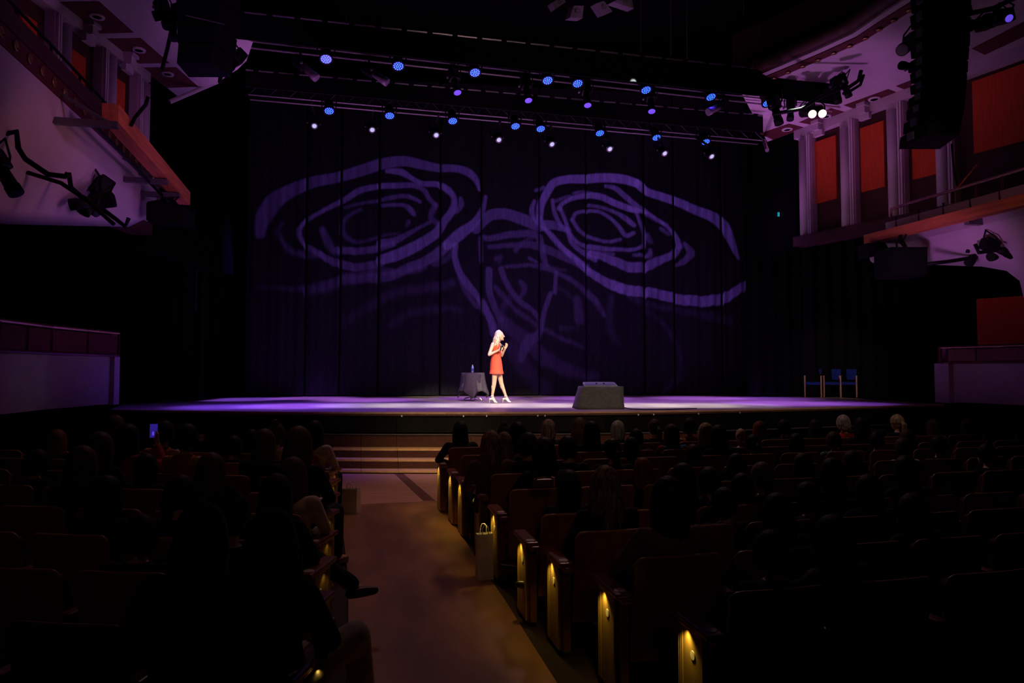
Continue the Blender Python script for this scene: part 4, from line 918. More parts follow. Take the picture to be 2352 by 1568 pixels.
def seated_joints(pose):
    sh = [V((s*.185, -.07, .925)) for s in (-1, 1)]; el = [V((s*.245, .06, .69)) for s in (-1, 1)]; wr = [V((s*.09, .27, .62)) for s in (-1, 1)]
    hip = [V((s*.09, .0, .50)) for s in (-1, 1)]; kn = [V((s*.11, .43, .51)) for s in (-1, 1)]; an = [V((s*.11, .46, .09)) for s in (-1, 1)]
    if pose == 'raised': el[1] = V((.33, .12, .84)); wr[1] = V((.13, .24, 1.05))
    if pose == 'wide': el = [V((-.32, .02, .72)), V((.32, .02, .72))]
    if pose == 'legout': kn[1] = V((.24, .36, .60)); an[1] = V((.26, .46, .14))
    if pose == 'crossed': kn[0] = V((.02, .42, .60)); an[0] = V((.33, .52, .34)); kn[1] = V((.06, .43, .50))
    if pose == 'crossed_left': kn[1] = V((-.02, .42, .60)); an[1] = V((-.34, .52, .30)); kn[0] = V((-.06, .43, .50))
    return sh, el, wr, hip, kn, an
def torso(mb, k=0.0, cut=False):
    rings = []
    for z, x, y, cy in ((.44, .14, .10, -.01), (.50, .175, .125, -.01), (.60, .16, .115, -.04), (.70, .145, .10, -.06), (.82, .165, .105, -.08), (.90, .175, .095, -.08), (.95, .13, .075, -.07), (.985, .07, .06, -.06)):
        rings.append([V(((x+k)*math.cos(a), cy+(y+k)*math.sin(a), z)) for a in [2*math.pi*i/20 for i in range(20)]])
    mb.loft(rings)
def build_person(pose, bare=False):
    sh, el, wr, hip, kn, an = seated_joints(pose)
    mb = MB(); torso(mb)
    mb.chain([V((0, -.06, .93)), V((0, -.04, 1.06))], [.055, .048]); head(mb, HC, HR)
    for i, s in enumerate((-1, 1)):
        mb.chain([V((s*.10, -.07, .92)), sh[i], el[i], wr[i]], [.05, .052, .038, .026])
        d = (V((0, .4, .58))-wr[i]) if not (pose == 'raised' and i) else V((-.15, .1, 1))
        hand(mb, wr[i], d, (-s*.3, 0, -1) if not (pose == 'raised' and i) else (-.5, .8, 0), (-s, .3, .2), 1, .7)
        mb.chain([hip[i], kn[i], an[i]], [.085, .06, .038]); mb.chain([an[i], an[i]+V((0, .16, -.04))], [.036, .03])
    body = mb.fused('body', .013, 3, .35)
    mb = MB(); torso(mb, .014)
    for i, s in enumerate((-1, 1)):
        if bare: mb.chain([V((s*.10, -.07, .90)), V((s*.15, -.07, .93))], [.06, .05])
        else: mb.chain([V((s*.10, -.07, .91)), sh[i], el[i], wr[i].lerp(el[i], .12)], [.062, .066, .052, .040])
    top = mb.fused('top', .016, 4, .4)
    mb = MB()
    for i, s in enumerate((-1, 1)): mb.chain([V((s*.07, .0, .50)), hip[i], kn[i], an[i]+Z*.04], [.10, .105, .078, .058])
    trousers = mb.fused('trousers', .018, 4, .4)
    shoes = []
    for i in (0, 1):
        mb = MB(); f = (V((0, 1, 0)) if pose[:5] != 'cross' or (i == (1 if pose == 'crossed' else 0)) else V((.9 if pose == 'crossed' else -.9, .2, .22)))
        mb.chain([an[i]+V((0, -.03, -.03)), an[i]+f*.10+V((0, 0, -.045)), an[i]+f*.19+V((0, 0, -.055))], [.042, .042, .032]); shoes.append(mb.fused('shoe', .014, 2, .5))
    return body, top, trousers, shoes
def build_hair(kind, seed=1):
    rnd = random.Random(seed); mb = MB(); c = HC
    if kind == 'bald':
        for s in (-1, 1): mb.chain([c+V((s*.078, -.03, -.02)), c+V((s*.06, -.075, -.04)), c+V((s*.02, -.095, -.05))], [.012, .014, .014], 7)
        return mb.fused('hair', .009, 2, .5)
    for k in range(7):      # cap
        mb.ball(c+V((0, -.012, .012)), (HR[0]+.016, HR[1]+.010, HR[2]+.014), 3) if k == 0 else None
    n = {'short': 34, 'bun': 30, 'pony': 30}.get(kind, 46); zend = {'short': 1.06, 'bob': .985, 'long': .80, 'wavy': .80, 'bun': 1.1, 'pony': 1.1, 'mid': .93}[kind]
    for k in range(n):
        a = math.pi*(.12+1.76*(k+.5)/n)+math.pi/2*2*0; ang = -math.pi/2+ (k+.5-n/2)/n*math.pi*1.52     # around the back: -Y centre
        dx, dy = math.cos(ang), math.sin(ang); amp = .018 if kind == 'wavy' else .006; ph = rnd.uniform(0, 6); P = []; R = []
        for j in range(5): th = .12+j*(math.pi/2-.1)/4; P.append(c+V(((HR[0]+.020)*dx*math.sin(th), -.012+(HR[1]+.016)*dy*math.sin(th), (HR[2]+.016)*math.cos(th)))); R.append(.013)
        e = P[-1]; ze = zend+rnd.uniform(-.03, .02)+(.06*abs(dx) if kind in ('long', 'wavy') else 0); m_ = 6; out = 1.0 if kind in ('long', 'wavy', 'mid') else (.3 if kind == 'bob' else .0)
        for j in range(1, m_+1):
            t = j/m_; z = e.z+(ze-e.z)*t; sp = .035*out*t*(1.2 if kind == 'wavy' else .7)
            P.append(V((e.x*(1-.10*t)+dx*sp+amp*math.sin(ph+t*8), min(e.y, -.03)*(1)+(0 if e.y < -.03 else (e.y+.03)*(1-t*.6))+dy*sp*.8-(.012*t if kind != 'bob' else -.02*t*t)+amp*math.cos(ph+t*7), z))); R.append(.015*(1-.45*t)+.002)
        if kind in ('bun', 'pony'):
            P = P[:5]+[c+V((0, -HR[1]-.03, .03))]; R = R[:5]+[.012]
        mb.tube(P, R, 6)
    if kind == 'bun': 
        mb.ball(c+V((0, -.04, HR[2]+.03)), (.042, .040, .034), 2)
        for k in range(8): a = k/8*2*math.pi; mb.cap(c+V((.034*math.cos(a), -.04+.034*math.sin(a), HR[2]+.02)), c+V((.02*math.cos(a+1), -.04+.02*math.sin(a+1), HR[2]+.058)), .012, .010, 6)
    if kind == 'pony':
        for k in range(9): a = k/9*2*math.pi; mb.chain([c+V((0, -HR[1]-.02, .04)), c+V((.03*math.cos(a), -HR[1]-.075+.02*math.sin(a), -.02)), c+V((.026*math.cos(a+.6), -HR[1]-.07+.02*math.sin(a), -.14)), c+V((.008*math.cos(a), -HR[1]-.055, -.25))], [.016, .018, .015, .007], 6)
    return mb.fused('hair', .0105, 1, .45)
POSE = {p: build_person(p) for p in ('plain', 'raised', 'wide', 'crossed', 'crossed_left', 'legout')}
POSE['bare'] = build_person('plain', True)
for b, t, l, s in POSE.values(): b.materials.append(m_skin); t.materials.append(CM['black']); l.materials.append(m_pants); [q.materials.append(m_shoe) for q in s]
HAIR = {h: build_hair(h, i) for i, h in enumerate(('long', 'wavy', 'bob', 'bun', 'pony', 'short', 'mid', 'bald'))}
for h in HAIR.values(): h.materials.append(HM['black'])
def person(loc, rz, scale, pose, hair, hcol, top, label, skin=None, group='audience members', pants=None):
    r = empty('person', loc, rz, label=label, cat='person', group=group); r.scale = (scale,)*3
    b, t, l, s = POSE[pose]
    link('body', b, skin or m_skin, r); link('top', t, CM[top], r); link('trousers', l, pants or m_pants, r); [link('shoe', q, m_shoe, r) for q in s]; link('hair', HAIR[hair], HM[hcol], r)
    return r
# ---------------------------------------------------------------- theatre seats
SW = .66
def make_seat():
    r = empty('theatre_seat')
    def back(w_, z0, z1, y0, y1, th, rad, name, m, bow=.02, parent=r):   # curved plywood shell with rounded upper corners
        prof = [(-w_/2, z0), (w_/2, z0)]+[(w_/2-rad+rad*math.cos(a), z1-rad+rad*math.sin(a)) for a in [math.pi/2*k/5 for k in range(6)]]+[(-w_/2+rad-rad*math.sin(a), z1-rad+rad*math.cos(a)) for a in [math.pi/2*k/5 for k in range(6)]]
        f = lambda x, z, o: V((x, y0+(y1-y0)*(z-z0)/(z1-z0)-bow*(1-(2*x/w_)**2)+o, z)); mb = MB(); xs = sorted({round(-w_/2+w_*k/8, 4) for k in range(9)})
        def top_z(x): 
            e = abs(x)-(w_/2-rad); return z1 if e <= 0 else z1-rad+math.sqrt(max(rad*rad-e*e, 0))
        X_ = sorted(set(xs+[s*(w_/2-rad+rad*math.sin(a)) for s in (-1, 1) for a in (.4, .8, 1.15, 1.4)]))
        A = [[mb.bm.verts.new(f(x, z0+(top_z(x)-z0)*t, o)) for x in X_] for t in (0, 1) for o in (0, th)]   # order: (0,0),(0,th),(1,0),(1,th)
        b0, b1, t0, t1 = A
        for i in range(len(X_)-1):
            mb.bm.faces.new((b0[i], b0[i+1], t0[i+1], t0[i])); mb.bm.faces.new((b1[i+1], b1[i], t1[i], t1[i+1])); mb.bm.faces.new((t0[i], t0[i+1], t1[i+1], t1[i])); mb.bm.faces.new((b0[i+1], b0[i], b1[i], b1[i+1]))
        for i in (0, -1): mb.bm.faces.new((b0[i], t0[i], t1[i], b1[i]))
        return obj(name, mb, m, parent), X_, top_z, f
    bo, X_, tz, f = back(SW-.10, .20, .85, .0, -.12, .022, .055, 'back_panel', m_veneer)
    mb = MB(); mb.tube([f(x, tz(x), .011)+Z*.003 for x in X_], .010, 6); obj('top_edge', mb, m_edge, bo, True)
    back(SW-.14, .42, .82, .03, -.09, .06, .05, 'back_cushion', m_uph, .015)
    obj('seat_cushion', MB().box((0, .27, .40), (SW-.14, .44, .10), bev=.03), m_uph, r)
    obj('seat_pan', MB().box((0, .27, .335), (SW-.12, .42, .03)), m_veneer, r)
    st = obj('side_stand', MB().box((-SW/2, .10, .30), (.05, .30, .56)), m_endback, r)
    obj('armrest', MB().box((-SW/2, .10, .60), (.075, .44, .035), bev=.012), m_arm, r)
    return r
seat0 = make_seat(); seat_used = False
def make_end(side):
    r = empty('aisle_end')
    obj('end_panel', MB().box((side*.0, .13, .31), (.07, .28, .60), bev=.008), m_endback, r)
    fx = side*.040
    fp = obj('face_panel', MB().box((fx, .13, .31), (.012, .26, .58)), m_endpanel, r)
    for y in (.215, .235, .255): obj('moulding', MB().tube([(side*.048, y, .03), (side*.048, y, .59)], .006, 6), m_endpanel, fp)
    obj('row_plaque', MB().lathe([(0, .003), (.024, .003), (.025, 0), (0, 0)], (side*.047, .10, .47), n=16, axis=(side, 0, 0)), m_plaque, r).scale = (1, 1, 1)
    obj('arm_top', MB().box((side*.012, .14, .625), (.105, .46, .036), bev=.014), m_arm, r)
    obj('number_disc', MB().lathe([(0, .004), (.034, .004), (.036, 0), (0, 0)], (side*.012, -.02, .643), n=18), m_disc, r)
    obj('lamp_slot', MB().box((side*.052, .13, .603), (.016, .2, .008)), m_brass, r)
    return r
ends = {-1: make_end(-1), 1: make_end(1)}; end_used = {-1: False, 1: False}
ORD = ['aisle seat', 'second seat from the aisle', 'third seat from the aisle', 'fourth seat from the aisle', 'fifth seat from the aisle', 'sixth seat from the aisle', 'seventh seat from the aisle', 'eighth seat from the aisle', 'ninth seat from the aisle', 'tenth seat from the aisle', 'eleventh seat from the aisle', 'twelfth seat from the aisle', 'thirteenth seat from the aisle', 'fourteenth seat from the aisle', 'fifteenth seat from the aisle', 'sixteenth seat from the aisle', 'seventeenth seat from the aisle']
RN = ['front row', 'second row', 'third row', 'fourth row', 'fifth row', 'sixth row', 'seventh row', 'eighth row', 'ninth row', 'tenth row']
def put_seat(p, rz, label):
    global seat_used
    if not seat_used: seat_used = True; o = seat0; o.location = p; o.rotation_euler.z = rz; tag(o, label, 'seat', 'theatre seats')
    else: o = dup(seat0, p, rz, label=label, cat='seat', group='theatre seats')
def put_end(side, p, rz, label, e):
    if not end_used[side]: end_used[side] = True; o = ends[side]; o.location = p; o.rotation_euler.z = rz; tag(o, label, 'armrest', 'aisle end panels')
    else: o = dup(ends[side], p, rz, label=label, cat='armrest', group='aisle end panels')
    if e > 0:      # the small step light under the arm
        R3 = Matrix.Rotation(rz, 3, 'Z'); q = V(p)+R3 @ V((side*.072, .15, .588))
        l = bpy.data.lights.new('aisle_light', 'SPOT'); l.energy = e; l.color = (1, .66, .12); l.spot_size = math.radians(120); l.spot_blend = 1; l.shadow_soft_size = .012
        lo = bpy.data.objects.new('aisle_light', l); COL.objects.link(lo); lo.location = q; aim(lo, q+R3 @ V((side*.02, 0, -1)))
# right block: rows parallel to the stage
tops = [(1031, 1030), (1060, 1048), (1085, 1065), (1128, 1092), (1172, 1128), (1245, 1185), (1325, 1225), (1462, 1285), (1680, 1365)]
def seatpt(px, py):
    y = 6
    for _ in range(12): p = atZ(px, py, .85+fz(y)); y = p.y
    return p
ROWR = []
for k, (px, py) in enumerate(tops):
    p = seatpt(px, py); ROWR.append((p.x, p.y+.12, fz(p.y)))
ROWR_RAW = list(ROWR)
# even spacing along the aisle
ya, yb_ = ROWR[0][1], ROWR[-1][1]
for k in range(9): ROWR[k] = (ROWR[k][0], ROWR[k][1], fz(ROWR[k][1]))
ARM_E = [3.0, 3.0, 3.0, 2.4, 2.2, 2.2, 2.0, 2.0, 2.0]
for k, (x0, y, z) in enumerate(ROWR):
    n = 0
    while n < 17:
        x = x0+SW*.5-.05+n*SW; cx = x; bow = .012*(cx-x0)**2*.35; p = V((cx, y+bow*.0, z))
        if pix(p+Z*.85+V((-.3, 0, 0)))[0] > 2400: break
        put_seat(p, 0, 'reddish veneer theatre seat, %s, %s from the stage, right block' % (ORD[n], RN[k])); n += 1
    put_end(-1, V((x0-.055, y, z)), 0, 'oak aisle end panel with number disc, %s from the stage, right of the aisle' % RN[k], ARM_E[k])
# one more row behind, only at the far right
# left block: rows turned towards the stage centre
LROT = -math.radians(19)
ends_px = [(741, 1030), (739, 1043), (752, 1068), (740, 1105), (727, 1150), (712, 1205), (695, 1270), (664, 1345), (630, 1455)]
ROWL = []
pA, pB = seatpt(739, 1046), seatpt(630, 1455); NL = 8
for k in range(NL):
    t = k/(NL-1); p = pA.lerp(pB, t); ROWL.append((p.x, p.y+.12, fz(p.y)))
ul = V((math.cos(LROT), math.sin(LROT), 0))
for k, (x0, y, z) in enumerate(ROWL):
    n = 0
    while n < 10:
        p = V((x0, y, z))-ul*(SW*.5-.05+n*SW); p.z = fz(p.y)
        if pix(p+Z*.85)[0] < -60: break
        put_seat(p, LROT, 'reddish veneer theatre seat, %s, %s from the stage, left block' % (ORD[n], RN[k])); n += 1
    put_end(1, V((x0, y, z))+ul*.055, LROT, 'oak aisle end panel with number disc, %s from the stage, left of the aisle' % RN[k], .10)
# ---------------------------------------------------------------- audience: (px, head-top px y, block, row, pose, hair, hair colour, top, label)
AUD = [
 # right block
 (1057, 966, 'R', 0, 'wide', 'long', 'black', 'black', 'person in black with long black hair in the front aisle seat, right block'),
 (1157, 968, 'R', 0, 'plain', 'bun', 'black', 'black', 'dark-haired person with a small bun in the front row, left of the straight black hair'),
 (1187, 968, 'R', 0, 'plain', 'mid', 'black', 'black', 'person with smooth black hair in the front row, right of the small bun'),
 (1126, 988, 'R', 3, 'plain', 'mid', 'high', 'brown', 'person with reddish brown hair leaning at the left of the blond-streaked head'),
 (1156, 991, 'R', 3, 'plain', 'long', 'high', 'black', 'person with blond-streaked hair in black, second seat beside the aisle'),
 (1258, 962, 'R', 0, 'plain', 'bob', 'high', 'black', 'person with streaked brown bob in the front row before the ledge'),
 (1330, 958, 'R', 0, 'bare', 'wavy', 'brown', 'black', 'person with wavy brown hair and bare shoulders in the front row'),
 (1357, 966, 'R', 1, 'plain', 'long', 'black', 'black', 'person with long black hair just right of the wavy brown hair'),
 (1417, 965, 'R', 0, 'plain', 'bob', 'grey', 'black', 'person with a pale grey-blond bob in the front row'),
 (1248, 1003, 'R', 4, 'wide', 'long', 'black', 'black', 'broad black silhouette of a person left of centre, right block'),
 (1302, 1000, 'R', 3, 'wide', 'short', 'black', 'black', 'tall black silhouette of a person right of the streaked bob'),
 (1405, 1006, 'R', 3, 'plain', 'pony', 'black', 'black', 'dark person directly behind the pale grey-blond bob'),
 (1460, 984, 'R', 1, 'plain', 'short', 'black', 'black', 'short-haired dark person between the grey-blond bob and the ponytail'),
 (1501, 962, 'R', 0, 'plain', 'pony', 'brown', 'black', 'person with dark brown ponytail in the front row'),
 (1540, 973, 'R', 1, 'plain', 'bob', 'brown', 'multi', 'person with brown bob and a red and blue patterned top'),
 (1582, 959, 'R', 0, 'bare', 'short', 'black', 'orange', 'person with dark hair and a rust strappy top in the front row'),
 (1618, 970, 'R', 0, 'plain', 'long', 'blond', 'black', 'person with long straight blond hair in the front row'),
 (1647, 975, 'R', 1, 'plain', 'long', 'black', 'black', 'person with long black hair between the blond and the bald man'),
 (1700, 980, 'R', 1, 'wide', 'bald', 'brown', 'blueprint', 'bald man in a blue and white patterned shirt'),
 (1742, 966, 'R', 0, 'plain', 'mid', 'red', 'black', 'person with reddish hair right of the bald man, front row'),
 (1728, 1003, 'R', 2, 'plain', 'pony', 'black', 'black', 'dark person directly behind the bald man'),
 (1798, 962, 'R', 0, 'plain', 'short', 'black', 'black', 'short dark hair in the front row, first right of the reddish hair'),
 (1826, 1000, 'R', 1, 'plain', 'long', 'black', 'black', 'long black hair, second row, left of the teal shirt'),
 (1870, 962, 'R', 0, 'plain', 'long', 'black', 'black', 'long black hair in the front row above the teal shirt'),
 (1912, 990, 'R', 1, 'wide', 'short', 'brown', 'teal', 'man in a teal patterned shirt with short brown hair'),
 (1934, 952, 'R', 0, 'plain', 'short', 'grey', 'red', 'short greying hair and dark red top in the front row, right side'),
 (1976, 957, 'R', 0, 'plain', 'mid', 'black', 'black', 'dark hair in the front row, right of the greying head'),
 (2057, 951, 'R', 0, 'plain', 'pony', 'blond', 'black', 'blond head with tied-back hair at the far right of the front row'),
 (2080, 985, 'R', 1, 'plain', 'wavy', 'brown', 'brown', 'wavy brown hair just behind the far right blond head'),
 (2140, 962, 'R', 0, 'plain', 'mid', 'brown', 'white', 'brown-haired person with a white collar, far right front row'),
 (2218, 968, 'R', 0, 'plain', 'long', 'brown', 'black', 'long dark hair with a red glint, farthest right in the front row'),
 (1387, 1068, 'R', 6, 'crossed_left', 'wavy', 'high', 'black', 'person with long wavy highlighted hair in the middle of the block'),
 (1474, 1057, 'R', 4, 'plain', 'mid', 'red', 'black', 'person with copper red hair right of the long highlighted waves'),
 (1590, 1026, 'R', 3, 'plain', 'mid', 'brown', 'black', 'person with dark auburn hair, upper middle of the right block'),
 (1530, 1092, 'R', 7, 'wide', 'mid', 'black', 'tweed', 'large person in a speckled tweed jumper with black hair'),
 (1747, 1060, 'R', 4, 'plain', 'pony', 'high', 'black', 'person with tied brown hair catching yellow light'),
 (1688, 1040, 'R', 3, 'plain', 'long', 'black', 'black', 'black silhouette left of the tied brown hair'),
 (1840, 1040, 'R', 3, 'plain', 'mid', 'brown', 'black', 'person with brown hair right of the tied hair, middle rows'),
 (1906, 1050, 'R', 4, 'wide', 'long', 'black', 'black', 'broad black silhouette in the right of the middle rows'),
 (1954, 1033, 'R', 2, 'plain', 'wavy', 'brown', 'brown', 'curly brown hair just behind the teal shirt'),
 (2070, 1005, 'R', 2, 'wide', 'short', 'brown', 'white', 'person in black with white sleeves at the far right middle rows'),
 (2075, 1045, 'R', 3, 'wide', 'mid', 'black', 'black', 'broad black silhouette in front of the white sleeves'),
 (2150, 1000, 'R', 1, 'plain', 'short', 'black', 'black', 'dark short-haired person behind the white collar'),
 (2010, 990, 'R', 1, 'plain', 'short', 'black', 'black', 'dark person in the second row, left of the far right blond head'),
 (2260, 1010, 'R', 1, 'plain', 'bun', 'black', 'black', 'dark person at the right picture edge, second row'),
 (1660, 1125, 'R', 5, 'wide', 'short', 'black', 'black', 'black silhouette between the auburn hair and the tweed jumper'),
 (1780, 1130, 'R', 5, 'plain', 'long', 'black', 'black', 'black silhouette below the tied brown hair'),
 (1305, 1078, 'R', 5, 'crossed_left', 'bob', 'black', 'black', 'black silhouette just left of the long highlighted waves'),
 (1905, 1180, 'R', 6, 'wide', 'mid', 'black', 'print_', 'person in a dim floral print, lower right of the block'),
 (2090, 1130, 'R', 5, 'wide', 'long', 'black', 'black', 'black silhouette in the dark lower right of the block'),
 (1765, 1215, 'R', 7, 'plain', 'short', 'black', 'black', 'large dark silhouette beside the tweed jumper, near the camera'),
 (1212, 992, 'R', 2, 'plain', 'short', 'black', 'black', 'short-haired dark person between the blond streaks and the streaked bob'),
 (1565, 1062, 'R', 4, 'plain', 'long', 'black', 'black', 'long black hair just below the dark auburn head'),
 (1625, 1072, 'R', 4, 'plain', 'pony', 'black', 'black', 'black ponytail silhouette right of the long black hair, middle rows'),
 (1700, 1095, 'R', 5, 'plain', 'bob', 'black', 'black', 'black bob silhouette diagonally behind the tied brown hair'),
 (1850, 1105, 'R', 5, 'plain', 'short', 'black', 'black', 'short-haired silhouette behind the broad middle-right silhouette'),
 (1990, 1088, 'R', 4, 'plain', 'mid', 'black', 'black', 'dark silhouette left of the far lower right long-haired one'),
 (1448, 1015, 'R', 2, 'wide', 'long', 'black', 'black', 'broad long-haired silhouette left of the brown bob with patterned top'),
 # left block
 (637, 962, 'L', 1, 'bare', 'bun', 'brown', 'tan', 'person with a high bun and pale tan top, left block front'),
 (611, 984, 'L', 2, 'plain', 'long', 'brown', 'black', 'person with long brown hair just left of the high bun'),
 (690, 978, 'L', 2, 'plain', 'mid', 'brown', 'black', 'person with chestnut hair and black top right of the high bun'),
 (726, 965, 'L', 0, 'plain', 'mid', 'black', 'white', 'person with dark hair in a white jacket by the aisle, left block'),
 (580, 985, 'L', 1, 'plain', 'mid', 'black', 'black', 'dark silhouette third to the left of the white jacket'),
 (540, 1000, 'L', 2, 'wide', 'short', 'black', 'black', 'dark broad silhouette left of the long brown hair'),
 (490, 1038, 'L', 4, 'wide', 'mid', 'brown', 'black', 'person in black with chin-length brown hair, middle of left block'),
 (434, 972, 'L', 2, 'bare', 'short', 'black', 'orange', 'person with dark hair and glowing orange shoulders, right one'),
 (382, 965, 'L', 1, 'bare', 'short', 'black', 'orange', 'person with dark hair and glowing orange shoulders, left one'),
 (298, 972, 'L', 2, 'raised', 'mid', 'black', 'red', 'person raising an arm to film the stage with a phone'),
 (268, 952, 'L', 0, 'plain', 'mid', 'brown', 'black', 'person with dim reddish hair left of the raised arm'),
 (235, 990, 'L', 3, 'plain', 'long', 'brown', 'black', 'person with long brown hair below the dim reddish hair'),
 (135, 985, 'L', 1, 'plain', 'long', 'red', 'black', 'dim auburn head in the far left rows, left one'),
 (195, 1022, 'L', 3, 'plain', 'long', 'brown', 'black', 'dim auburn head in the far left rows, nearer one'),
 (340, 1040, 'L', 3, 'wide', 'bob', 'black', 'black', 'broad black silhouette below the raised arm'),
 (676, 1048, 'L', 4, 'plain', 'long', 'brown', 'white', 'person with long brown hair in a white blouse by the aisle'),
 (640, 1086, 'L', 5, 'crossed', 'mid', 'black', 'black', 'black silhouette beside the white blouse, a boot out in the aisle'),
 (540, 1112, 'L', 5, 'plain', 'bun', 'black', 'black', 'dark head with a small bun in the left middle rows'),
 (90, 1030, 'L', 3, 'wide', 'short', 'black', 'black', 'black silhouette at the left picture edge, third row'),
 (420, 1090, 'L', 5, 'wide', 'pony', 'black', 'black', 'black silhouette in the left rows below the orange shoulders'),
 (250, 1090, 'L', 4, 'wide', 'mid', 'black', 'black', 'black silhouette in the far left middle rows'),
 (632, 1165, 'L', 6, 'legout', 'wavy', 'black', 'black', 'nearest person left of the aisle, pale trousers reaching into it'),
 (470, 1150, 'L', 6, 'wide', 'long', 'black', 'black', 'large black silhouette second from the aisle near the camera'),
 (330, 1180, 'L', 6, 'wide', 'short', 'black', 'black', 'large black silhouette third from the aisle near the camera'),
]
random.seed(11)
PEOPLE = {}; PLACED = []
for (px, py, blk, k, pose, hair, hc, top, lab) in AUD:
    rows_ = ROWR if blk == 'R' else ROWL
    extra = {'bun': .065}.get(hair, .02); best = None
    for kk in sorted(range(len(rows_)), key=lambda q: abs(q-k)):
        x0, y, z = rows_[kk]
        if blk == 'R': p = atY(px, py, y+.13); rz = 0
        else:
            o = V((x0, y+.13, 0)); n = V((-ul.y, ul.x, 0)); r = ray(px, py); p = CAMP+r*((o-CAMP).dot(n)/r.dot(n)); rz = LROT
        fl = fz(p.y); s = (p.z-fl)/(1.267+extra)
        gap = min([9]+[(V((p.x-q.x, p.y-q.y, 0))).length for q, b_ in PLACED if b_ == blk])
        pen = max(0, .86-s)*8+max(0, s-1.16)*8+max(0, .48-gap)*6+abs(kk-k)*.4
        if best is None or pen < best[0]: best = (pen, p, rz, fl, s, kk)
    pen, p, rz, fl, s, kk = best
    if pen > .6: print('TIGHT', round(pen, 2), kk, k, round(s, 2), lab)
    s = min(max(s, .84), 1.2); PLACED.append((p, blk)); rz += random.uniform(-.12, .12)
    pn = (cloth('pale_trousers', (.85, .76, .72)) if 'pale trousers' in lab else None)
    PEOPLE[lab] = (person(V((p.x, p.y, fl)), rz, s, pose, hair, hc, top, lab, pants=pn), p)
# phone held up, wristband, card
def _hand(lab, l): o, p = PEOPLE[lab]; return o.matrix_basis @ V(l)
h = _hand('person raising an arm to film the stage with a phone', (.06, .27, 1.19))
m_phone = mat('phone_screen', (.02, .02, .1), .3, emit=(.06, .03, .55), estr=.35, var=.3)
ph = empty('phone', h, .15, label='glowing blue phone held up in the left block', cat='phone')
obj('case', MB().box((0, .006, 0), (.085, .010, .16), bev=.004), m_fix, ph); obj('screen', MB().box((0, -.002, 0), (.076, .004, .148)), m_phone, ph); obj('picture', MB().box((-.005, -.0055, -.03), (.018, .002, .04)), m_lensv, ph)
h = _hand('person raising an arm to film the stage with a phone', (.133, .236, 1.04))
o = obj('wristband', MB().lathe([(.032, -.012), (.036, -.012), (.036, .012), (.032, .012), (.032, -.012)], n=16, axis=(-.3, .3, 1)), mat('yellow_band', (.7, .6, .1), .5)); o.location = h; tag(o, 'yellow wristband on the raised arm', 'wristband')
o = obj('paper_card', MB().prism([atd(457, 998, 8.4), atd(468, 997, 8.4), atd(469, 1012, 8.4), atd(458, 1014, 8.4)], (0, .004, 0)), CM['white']); tag(o, 'small white card held up right of the orange shoulders', 'card')
# handbag on the seat back, right block
hb = atd(1247, 1108, 6.1); bag = empty('handbag', hb); tag(bag, 'pink and gold handbag resting on top of a seat back', 'bag')
obj('bag_body', MB().box((0, 0, 0), (.17, .09, .075), bev=.02), mat('brown_leather', (.16, .05, .04), .4), bag); obj('bag_side', MB().box((.095, 0, .008), (.018, .085, .08), bev=.006), mat('pink_leather', (.7, .18, .22), .4), bag)
obj('chain_strap', MB().tube([(-.11, -.04, -.01), (-.07, -.05, .045), (0, -.05, .055), (.07, -.05, .045)], .008, 6), m_brass, bag)
# paper bags beside the seats
def paper_bag(p, w_, d_, h_, rz, label):
    r = empty('paper_bag', p, rz, label=label, cat='bag', group='white paper gift bags'); mb = MB()
    m_ = mat('white_paper', (.95, .92, .86), .7, var=.05)
    rings = [[V((x*w_/2*k, y*d_/2*k2, z)) for x, y in ((-1, -1), (0, -1.0), (1, -1), (1, 0), (1, 1), (0, 1), (-1, 1), (-1, 0))] for z, k, k2 in ((0, 1, 1), (.02, 1, 1), (h_*.5, .97, .9), (h_, 1, .75))]
    mb.loft(rings, cap=False); mb.face(rings[0]); o = obj('bag_body', mb, m_, r); s = o.modifiers.new('s', 'SOLIDIFY'); s.thickness = .003
    for y in (-1, 1): obj('handle', MB().tube([(-w_*.2, y*d_*.36, h_-.01), (-w_*.19, y*d_*.38, h_+.05), (-w_*.08, y*d_*.4, h_+.08), (w_*.08, y*d_*.4, h_+.08), (w_*.19, y*d_*.38, h_+.05), (w_*.2, y*d_*.36, h_-.01)], .005, 6), m_, r, True)
    return r
g = atF(1111, 1335); paper_bag(V((g.x+.02, g.y+.08, fz(g.y)+.002)), .15, .10, .42, .1, 'white paper bag with string handle standing beside the right aisle seats')
g = atF(812, 1180); paper_bag(V((g.x-.03, g.y+.12, fz(g.y)+.002)), .22, .13, .31, -.5, 'white paper bag standing beside the left aisle seats')
# ---------------------------------------------------------------- things on the stage
def onstage(px, py): return atZ(px, py, STZ)
